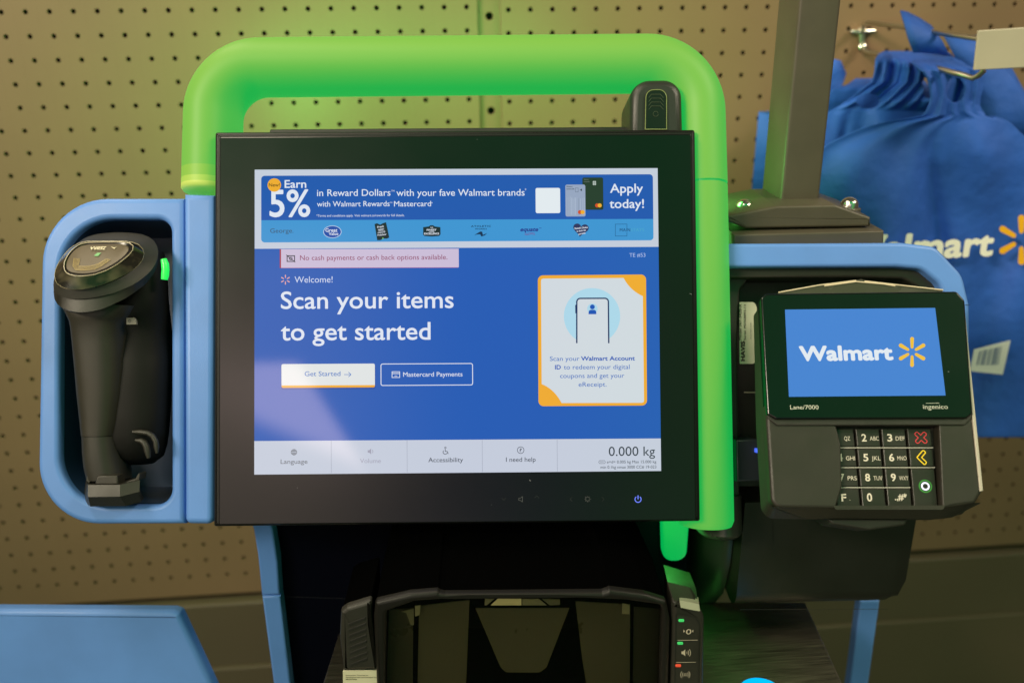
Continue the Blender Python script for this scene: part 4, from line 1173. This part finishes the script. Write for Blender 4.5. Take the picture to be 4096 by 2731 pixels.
m.loft([rnd(prect(yb_)), rnd(prect(yt))], POLE)
m.build('shaft', pol, angle=50)
wf = wp + .028
FLM = pbr('cast_grey_flange', (.075, .063, .042), .42, bump=(1200, .35, .0003), var=.1)
m = M()
fp = loop(KF, cPole([(90, 1290, 3), (385, 1232, 6), (735, 1225, 6), (945, 1300, 3), (945, 1354, 2), (200, 1366, 2), (92, 1328, 2)]), wf, 5)
m.slab(KF, fp, wf, .075, FLM, bev=.0018, seg=3)
m.build('flange', pol, angle=35)
m = M()
w3 = wf + .01
m.slab(KF, loop(KF, cPole([(128, 1402), (1026, 1380), (1022, 1500), (124, 1500)]), w3), w3, .10, POLE, bev=.0015)
m.build('base_box', pol, angle=35)
for x, y in ((192, 1213), (820, 1200)):
    m = M(); c = KF.px(*cPole([(x, y + 16)])[0], wf - .028)
    m.dome(c - V((0, 0, .004)), (0, 0, 1), .0095, .001, POLE, 20, .012)
    m.dome(c - V((0, 0, .001)), (0, 0, 1), .0075, .0065, CHROME, 20, .003)
    m.build('bolt', pol, angle=50)

# ================================================================== COUNTER BARCODE SCANNER
cs = thing('counter_scanner', 'black upright counter scanner with dark window under the monitor', 'counter scanner', KF.px(1200, 1568, .09))
sw_ = .10
m = M()
fo = cScan([(684, 900, 0), (665, 470, 0), (672, 402, 8), (830, 366, 10), (952, 356, 6), (962, 364, 4), (985, 369, 4), (1690, 362, 4), (1712, 354, 6), (1722, 348, 6), (1880, 368, 10), (1978, 398, 10), (1996, 480, 10), (1985, 900, 0)])
wo = cScan([(715, 900, 0), (722, 445, 10), (850, 400, 20), (1090, 383, 10), (1500, 382, 10), (1800, 395, 20), (1958, 418, 14), (1945, 900, 0)])
fol = loop(KF, fo, sw_); wol = loop(KF, wo, sw_)
m.slab(KF, fol, sw_, .006, pbr('scanner_black', (.010, .009, .007), .42, 0, .3, bump=(2200, .3, .0003)), bev=.003, seg=4, hole=wol, hole_bev=.003)
m.build('window_frame', cs, angle=35)
m = M()
# rear hood sloping back
bkp = [V((a.x * .97, a.y - (.0 if a.y < fol[0].y else .0))) for a in fol]
topy = max(a.y for a in fol)
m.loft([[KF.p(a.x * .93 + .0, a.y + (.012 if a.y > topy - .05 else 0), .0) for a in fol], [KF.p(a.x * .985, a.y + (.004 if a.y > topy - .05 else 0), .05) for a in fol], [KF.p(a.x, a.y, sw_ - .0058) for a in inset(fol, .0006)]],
       pbr('shaded_scanner_hood', (.0012, .0012, .0012), .8, 0, .0), True, False)  # near-black colour puts the monitor's shade into the hood
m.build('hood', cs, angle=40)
m = M()
ib = sw_ - .022
OL = lambda g_: pbr('mirror_and_patch_olive_%d' % g_, tuple(.0028 * g_ * k for k in (1., .92, .6)), .35, rv=.1, vs=50)
def pan_(pts, w, mat):
    m = M(); m.slab(KF, ccw([KF.l(*p, w) for p in cScan(pts)]), w, .0006, mat, bev=0); m.build('mirror' if w < ib + .0075 else 'light_patch', cs)  # the small front pieces are patches of light, painted as flat plates
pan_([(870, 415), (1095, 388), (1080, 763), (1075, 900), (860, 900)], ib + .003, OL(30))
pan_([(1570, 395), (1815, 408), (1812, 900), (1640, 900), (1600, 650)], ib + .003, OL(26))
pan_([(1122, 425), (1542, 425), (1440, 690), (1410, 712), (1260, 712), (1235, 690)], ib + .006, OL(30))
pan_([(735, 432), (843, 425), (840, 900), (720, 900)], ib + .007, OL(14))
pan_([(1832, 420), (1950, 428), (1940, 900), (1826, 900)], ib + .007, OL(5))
CRM = pbr('cream_light_patch', (.62, .55, .30), .5, em=(.30, .25, .11), k=.35)  # cream colour with its own glow, a painted patch of light
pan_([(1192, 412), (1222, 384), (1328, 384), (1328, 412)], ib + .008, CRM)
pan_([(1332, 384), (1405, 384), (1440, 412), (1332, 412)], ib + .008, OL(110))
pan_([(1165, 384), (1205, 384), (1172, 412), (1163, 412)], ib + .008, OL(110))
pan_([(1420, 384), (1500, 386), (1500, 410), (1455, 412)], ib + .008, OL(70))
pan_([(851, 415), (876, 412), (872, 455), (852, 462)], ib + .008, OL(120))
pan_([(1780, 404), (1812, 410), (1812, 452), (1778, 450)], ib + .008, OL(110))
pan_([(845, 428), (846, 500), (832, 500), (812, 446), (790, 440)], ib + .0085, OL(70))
gm = bpy.data.materials.new('tinted_window_glass'); gm.use_nodes = True
gb = gm.node_tree.nodes['Principled BSDF']; gb.inputs['Base Color'].default_value = (.75, .72, .6, 1); gb.inputs['Transmission Weight'].default_value = 1
gb.inputs['Roughness'].default_value = .04; gb.inputs['IOR'].default_value = 1.2
gv = gm.node_tree.nodes.new('ShaderNodeTexNoise'); gv.inputs['Scale'].default_value = 25
gr = gm.node_tree.nodes.new('ShaderNodeMapRange'); gm.node_tree.links.new(gv.outputs['Fac'], gr.inputs[0]); gr.inputs[3].default_value = .02; gr.inputs[4].default_value = .08
gm.node_tree.links.new(gr.outputs[0], gb.inputs['Roughness'])
m = M(); m.slab(KF, inset(wol, -.001), sw_ - .006, .002, gm, bev=0); m.build('window', cs)
m = M()
lf = loop(KF, cScan([(512, 560, 0), (518, 445, 6), (545, 425, 8), (655, 392, 4), (658, 500, 0), (690, 704, 4), (530, 707, 4)]), sw_ - .002)
m.slab(KF, lf, sw_ - .002, .006, BLACK2, bev=.003); m.slab(KF, inset(lf, .0008), sw_ - .0079, .05, MATS['shaded_scanner_hood'], bev=0)
m.slab(KF, loop(KF, cScan([(528, 704, 2), (688, 702, 2), (690, 900, 0), (528, 900, 0)]), sw_ - .004), sw_ - .004, .07, BLACK2, bev=.002)
spk = m.build('speaker_housing', cs, angle=35)
m = M()
for k in range(8):
    y = 478 + 26 * k
    a0, a1 = 553 + 1.2 * k, 630 + 1.0 * k
    m.slab(KF, ccw([KF.l(*p, sw_ - .0015) for p in cScan([(a0, y + 30), (a0, y + 18), (a1, y - 12), (a1, y)])]), sw_ - .0015, .001, BLACK, bev=.0003, seg=2)
m.build('speaker_grille', spk)
m = M()
lw_ = sw_ - .0025
m.slab(KF, loop(KF, cScan([(528, 708), (686, 707), (687, 900), (530, 900)]), lw_), lw_, .001, pbr('cream_label', (.72, .66, .47), .5), bev=0)
lt = ink((95, 85, 60))
for t, x1, y in (('Innovation, Sciences et', 640, 729), ('Développement économique Can', 682, 738), ('280230776006', 590, 747)):
    (A, B) = cScan([(541, y), (x1, y)]); m.txt(KF, t, A, B, 3.0, lw_ + .0003, lt, .01)
tag(m.build('certification_label', None, KF.px(830, 1560, lw_)), 'cream printed label below the scanner speaker grille', 'label')
m = M()
rf = loop(KF, cScan([(2006, 400, 4), (2030, 405, 4), (2122, 428, 12), (2148, 470, 12), (2142, 900, 0), (1990, 900, 0)]), sw_ - .002)
m.slab(KF, rf, sw_ - .002, .006, BLACK2, bev=.003, seg=4); m.slab(KF, inset(rf, .0008), sw_ - .0079, .02, BLACK2, bev=0)
m.outline(KF, loop(KF, cScan([(2018, 446, 6), (2108, 466, 12), (2128, 500, 12), (2124, 900, 0), (2012, 900, 0)]), sw_ - .0016), .0006, sw_ - .0016, BLACK)
bpn = m.build('button_panel', cs, angle=35)
LG = pbr('green_led', (.05, .3, .1), .3, em=lin((50, 190, 90)), k=.8); LR = pbr('red_led', (.3, .05, .03), .3, em=lin((215, 65, 35)), k=.8)
mk = ink((205, 190, 170))
wm = sw_ - .0013
for x, y, mt, lb_ in ((2045, 484, LG, 'upper green led'), (2040, 586, LG, 'lower green led'), (2031, 686, LR, 'red led')):
    m = M(); px_, py_ = cScan([(x, y)])[0]
    m.slab(KF, loop(KF, [(px_ - 6.5, py_ - 2.6, 2.6), (px_ + 6.5, py_ - 2.6, 2.6), (px_ + 6.5, py_ + 2.6, 2.6), (px_ - 6.5, py_ + 2.6, 2.6)], wm + .0006), wm + .0006, .001, mt, bev=.0004)
    o = m.build('indicator_light', bpn); o['label'] = lb_
m = M()
for a_, b_ in (((2028, 570), (2118, 569)), ((2020, 669), (2110, 668))): m.stroke(KF, cScan([a_, b_]), 1.1, wm, mk)
(A, B) = cScan([(2064, 543), (2088, 543)]); m.txt(KF, '0', A, B, 14, wm, mk, .01)
for tri in ([(2054, 522), (2061, 529), (2054, 536)], [(2098, 522), (2092, 529), (2098, 536)]): m.flat(KF, ccw([KF.l(*p, wm) for p in cScan(tri)]), wm, mk)
m.flat(KF, ccw([KF.l(*p, wm) for p in cScan([(2045, 620), (2052, 620), (2062, 611), (2062, 641), (2052, 632), (2045, 632)])]), wm, mk)
for r in (8, 16, 24): m.stroke(KF, cScan([(2062 + r * math.cos(t), 626 + r * math.sin(t)) for t in (-.7, -.35, 0, .35, .7)]), 1.3, wm, mk)
c0 = (2062, 724)
m.stroke(KF, cScan([(c0[0] + 5 * math.cos(k * .6), c0[1] + 5 * math.sin(k * .6)) for k in range(11)]), 1.2, wm, mk)
for sgn in (0, math.pi):
    for r in (13, 21): m.stroke(KF, cScan([(c0[0] + r * math.cos(t + sgn), c0[1] + r * math.sin(t + sgn)) for t in (-.8, -.4, 0, .4, .8)]), 1.2, wm, mk)
m.build('button_mark', bpn, smooth=False)
m = M()
tw = sw_ + .002
tp = [KF.px(*p, w) for p, w in zip(cScan([(2034, 358), (2060, 360), (2095, 366), (2120, 378)]), (sw_ - .03,) * 4)]
ft = [KF.px(*p, w) for p, w in zip(cScan([(2036, 392), (2062, 396), (2098, 402), (2124, 410)]), (sw_ - .0005,) * 4)]
bt = [KF.px(*p, w) for p, w in zip(cScan([(2042, 424), (2066, 429), (2100, 436), (2128, 440)]), (sw_ + .0005,) * 4)]
m.loft([bt, ft, tp], pbr('frosted_tape', (.42, .42, .30), .35, bump=(300, .2, .0004)), False, False, closed=False)
m.build('tape_tab', cs, angle=70)
# shoulder behind the button panel that catches the green lamp
m = M()
sh = [cScan([(1965, 232), (2080, 270), (2110, 330), (2118, 378), (2010, 400), (1985, 330)])]
ring0 = [KF.px(*p, .02) for p in cScan([(1962, 235), (2085, 268), (2112, 300), (1995, 330)])]
m.loft([[KF.px(*p, w) for p, w in zip(cScan([(2000, 402), (2122, 430), (2122, 470), (2000, 470)]), (.096,) * 4)], [KF.px(*p, .06) for p in cScan([(1985, 320), (2110, 340), (2122, 440), (1990, 440)])], [KF.px(*p, .01) for p in cScan([(1964, 232), (2082, 268), (2100, 400), (1970, 400)])]], BLACK2)
m.build('shoulder', cs, angle=40)

# ================================================================== STEEL SCALE PLATE and cyan light
m = M()
hp_ = [HF.l(*p) for p in ((781, 1444), (742, 1568), (1935, 1568), (1865, 1415))]
ext = lambda a, b, k: b + (b - a) * k
pl = [hp_[0] + (hp_[0] - hp_[1]) * .6, ext(hp_[0], hp_[1], 1.2), ext(hp_[3], hp_[2], 1.2), hp_[3] + (hp_[3] - hp_[2]) * .25]
m.slab(HF, ccw(pl), 0, .03, STEEL, bev=.0015)
tag(m.build('scale_plate', None, HF.p(0, 0, -.03)), 'brushed steel scale plate around the counter scanner', 'scale plate')
m = M()
m.slab(HF, circ(HF, 1750, 1592, 52, .001, 40), .001, .001, pbr('cyan_light', (.0, .1, .2), .3, em=lin((0, 172, 240)), k=1.25), bev=0)
tag(m.build('round_light', None, HF.px(1752, 1585, .001)), 'glowing cyan disc on the steel scale plate', 'light')

# ================================================================== BLUE TRAY lower left
tv = (V((0, 0, 1)) * math.cos(math.radians(14)) - kn * math.sin(math.radians(14)))
TRF = Fr(KF.px(200, 1480, -.02), KU, tv)
m = M()
tl = loop(TRF, [(-260, 1398, 0), (396, 1402, 0), (412, 1408, 8), (520, 1640, 0), (-260, 1640, 0)], 0)
m.slab(TRF, tl, 0, .012, BLUE, bev=.005, seg=5)
m.build
tag(m.build('bagging_tray', None, TRF.px(200, 1560, -.04), angle=45), 'flat sloping blue tray panel at the lower left corner', 'tray')

# ================================================================== BAGS ON THE HOOK
BW = .20
bagL = 'blue shopping bag at the front of the hook with white lettering and yellow rays'
bag = thing('shopping_bag', bagL, 'shopping bag', WF.px(2150, 1010, BW))
rowsC = [(535, 1010, 1420), (560, 1000, 1440), (640, 1085, 1640), (700, 1130, 1645), (800, 1160, 1640), (880, 1165, 1620), (940, 1150, 1615), (1000, 1125, 1640), (1035, 1095, 1700), (1055, 1000, 1790), (1075, 860, 1850), (1110, 660, 1900), (1180, 480, 1970), (1300, 215, 2100), (1430, 120, 2190), (1600, 60, 2240), (2200, 20, 2300), (3000, 20, 2300), (3600, 60, 2280), (3920, 90, 2260)]
def interp(rows, y):
    for (y0, a0, b0), (y1, a1, b1) in zip(rows, rows[1:]):
        if y0 <= y <= y1:
            t = (y - y0) / (y1 - y0); t = t
            return a0 + (a1 - a0) * t, b0 + (b1 - b0) * t
    return rows[-1][1:]
holes = [(1375, 810, 70, 112), (1545 - 75, 800, 24, 92), (1690, 930, 46, 90)]
ys = [535, 550, 580, 610, 640, 670, 700, 730, 760, 790, 820, 850, 880, 910, 940, 970, 1000, 1020, 1035, 1050, 1065, 1080, 1100, 1130, 1160, 1200, 1250, 1320, 1400, 1500, 1600, 1720, 1850, 2000, 2150, 2300, 2450, 2600, 2800, 3000, 3200, 3400, 3600, 3750, 3880, 3920]
NX = 72
def fold(u, y):
    dpt = min(1, max(0, (y - 900) / 500))
    f_ = .006 * math.sin(u * 9 + 1.2 * math.sin(y / 500)) * dpt + .004 * math.sin(u * 23 + y / 400) * dpt
    f_ += .010 * math.exp(-((u - .52 - .02 * math.sin(y / 300)) / .035) ** 2) * min(1, max(0, (y - 1000) / 600)) * -1
    f_ += .010 * math.exp(-((u - .30) / .10) ** 2) * dpt
    f_ += .0015 * math.sin(u * 30) * (1 - dpt)
    f_ += .004 * math.sin(y / 230. + 3 * u) * dpt
    return f_
def bag_mesh(rows, w, holes_, sd=0., neck=None):
    vs, fs = [], []
    yy = [y for y in ys if y >= rows[0][0]]
    if yy[0] > rows[0][0]: yy = [rows[0][0]] + yy
    for y in yy:
        a, b = interp(rows, y)
        for i in range(NX + 1):
            u = i / NX; x = a + (b - a) * u
            px_, py_ = cBag([(x, y)])[0]
            dw = fold(u + sd, y + 300 * sd)
            if neck and neck[0] < y < neck[1]:
                e_ = min(1, (y - neck[0]) / 80, (neck[1] - y) / 80)
                dw += e_ * (.004 * math.sin(u * 55 + y / 90) + .006 * math.sin(u * 19 + 1) + .02 * math.exp(-((u - .62) / .2) ** 2))
            if y < rows[0][0] + 110: dw -= .05 * (1 - (y - rows[0][0]) / 110) ** 2
            vs.append(WF.px(px_, py_, w + dw))
    for r in range(len(yy) - 1):
        for i in range(NX):
            ym = (yy[r] + yy[r + 1]) / 2; a, b = interp(rows, ym); xm = a + (b - a) * (i + .5) / NX
            if any(((xm - hx) / rx) ** 2 + ((ym - hy) / ry) ** 2 < 1 for hx, hy, rx, ry in holes_): continue
            o_ = r * (NX + 1) + i
            fs.append((o_, o_ + NX + 1, o_ + NX + 2, o_ + 1))
    return M().add(vs, fs, BAG)
ys = sorted(set(ys + list(range(455, 1040, 15))))
def add_mods(o):
    md = o.modifiers.new('thickness', 'SOLIDIFY'); md.thickness = .0012; md.offset = -1
    md = o.modifiers.new('smooth', 'SUBSURF'); md.levels = md.render_levels = 1
    return o
bbody = add_mods(bag_mesh(rowsC, BW, [(1390, 808, 82, 112), (1700, 900, 60, 150)]).build('bag_body', bag, angle=80))
rowsB = [(455, 760, 1300), (480, 705, 1360), (520, 676, 1390), (560, 668, 1480), (640, 662, 1540), (740, 645, 1560), (780, 590, 1560), (830, 530, 1560), (900, 440, 1560), (1000, 270, 1580), (1030, 240, 1600), (1290, 200, 1650), (2000, 20, 2000), (3600, 20, 2100), (3900, 60, 2100)]
o = add_mods(bag_mesh(rowsB, .145, [(610, 905, 105, 70), (1150, 780, 50, 100)], .37, (520, 990)).build('shopping_bag', None, WF.px(2000, 800, .145), angle=80))
tag(o, 'second blue shopping bag, its bunched handles draped over the hook left of the front bag', 'shopping bag', 'bags on the hook')
rowsD = [(700, 500, 1100), (760, 420, 1150), (790, 300, 1200), (900, 200, 1300), (1000, 20, 1400), (1300, -150, 1500), (2000, -250, 1600), (3900, -250, 1700)]
o = add_mods(bag_mesh(rowsD, .10, [], .71).build('shopping_bag', None, WF.px(1900, 800, .10), angle=80))
tag(o, 'third blue shopping bag back on the hook, its sloping shoulder touching the grey pole', 'shopping bag', 'bags on the hook')
m = M(); BWH = ink((248, 240, 228), .6); BYL = ink((245, 175, 20), .6)
lgw = BW + .018
bA, bB = (1925, 604), (2279, 588)
m.txt(WF, 'Walmart', bA, bB, 60, lgw, BWH, .035)
spark(m, WF, 2346, 551, 20, 50, 15, lgw, BYL)
m.build('printed_logo', bag, smooth=False)
m = M()
tg = [(2238, 803), (2321, 782), (2303, 860), (2228, 852)]
m.slab(WF, ccw([WF.l(*p, lgw + .004) for p in tg]), lgw + .004, .0008, pbr('white_tag', (.72, .70, .68), .5), bev=0)
for k, wd in enumerate((2, 1, 3, 1, 2, 1, 3, 2, 1)):
    x = 2246 + 6.0 * k
    m.stroke(WF, [(x + 6, 806 - k * 1.3), (x - 2, 838)], wd * 1.3, lgw + .0044, ink((70, 90, 140)))
m.build('barcode_tag', bag, smooth=False)
bag['group'] = 'bags on the hook'
# side handle strap and flopped strap
m = M()
def strap(rows_, mat=BAG):
    m.loft([[WF.px(*cBag([p])[0], w) for p in r] for r, w in rows_], mat, False, False, closed=False)
strap([([(895, 105), (960, 120), (1060, 170), (1170, 240)], .15), ([(930, 220), (1000, 230), (1100, 260), (1210, 300)], .165), ([(960, 330), (1040, 340), (1150, 350), (1270, 370)], .175), ([(1010, 470), (1080, 470), (1230, 480), (1340, 500)], .17)])
o = m.build('bag_handle', None, WF.px(2130, 100, .16), angle=80)
o.modifiers.new('thickness', 'SOLIDIFY').thickness = .0015
tag(o, 'loose dark blue bag handle sticking up behind the wire hook', 'bag handle')
m = M()
strap([([(1290, 330), (1450, 325), (1590, 320), (1720, 345)], .13), ([(1390, 520), (1560, 510), (1700, 500), (1860, 560)], .135), ([(1500, 700), (1700, 690), (1880, 700), (1980, 780)], .14), ([(1600, 1000), (1800, 980), (1990, 960), (2100, 1000)], .15), ([(1600, 1300), (1800, 1280), (2100, 1260), (2250, 1260)], .15)])
o = m.build('folded_bag', None, WF.px(2250, 200, .14), angle=80)
o.modifiers.new('thickness', 'SOLIDIFY').thickness = .0015
tag(o, 'light blue bag side panel hanging behind the grey price plate', 'shopping bag')
# leftmost rear bag corner seen left of the pole
m = M()
strap([([(250, 530), (300, 530), (360, 545)], .06), ([(230, 650), (330, 640), (410, 660)], .06), ([(60, 790), (200, 780), (370, 780)], .06), ([(-60, 1000), (200, 900), (560, 790)], .06), ([(-370, 1000), (0, 1000), (300, 1000)], .05), ([(-440, 1780), (0, 1700), (300, 1700)], .05)])
o = m.build('folded_bag', None, WF.px(1850, 260, .06), angle=80)
o.modifiers.new('thickness', 'SOLIDIFY').thickness = .0015
tag(o, 'rearmost blue bag against the wall, showing behind the grey pole', 'shopping bag')

# ---- peg hook with price plate
hk = thing('peg_hook', 'zinc wire display hook holding the blue bags on the perforated wall', 'peg hook', WF.px(1965, 75, 0))
hx = lambda x, y, w: WF.px(*cBag([(x, y)])[0], w)
m = M()
m.slab(WF, loop(WF, cBag([(455, 268, 14), (690, 262, 14), (688, 300, 14), (458, 306, 14)]), .008), .008, .008, CHROME, bev=.002)
m.slab(WF, loop(WF, cBag([(530, 250, 4), (590, 250, 4), (585, 440, 8), (540, 440, 8)]), .007), .007, .007, ZINC, bev=.0015)
m.dome(hx(560, 430, .008), (0, -1, 0), .006, .004, CHROME, 16)
m.build('bracket', hk)
m = M()
m.tube([hx(560, 300, .006), hx(566, 225, .01), hx(610, 205, .03), hx(900, 240, .10), hx(1260, 300, .18), hx(1600, 350, .255), hx(1650, 358, .26)], .0026, ZINC, 10)
m.build('upper_wire', hk, angle=60)
m = M()
m.tube([hx(540, 420, .006), hx(590, 470, .02), hx(700, 490, .05), hx(1050, 560, .13), hx(1390, 660, .232), hx(1450, 672, .236), hx(1550, 705, .246), hx(1600, 680, .252), hx(1650, 630, .256)], .0027, ZINC, 10)
m.build('lower_wire', hk, angle=60)
m = M()
m.slab(WF, loop(WF, [(*p, 2) for p in cBag([(1602, 276), (2180, 236), (2160, 600), (1564, 632)])], .262), .262, .0025, pbr('grey_price_plate', (.46, .41, .30), .38, 0, bump=(40, .25, .001), var=.06, vs=12), bev=.0008)
tag(m.build('price_plate', None, WF.px(2300, 110, .262)), 'blank grey price plate on the tip of the wire hook', 'price plate')
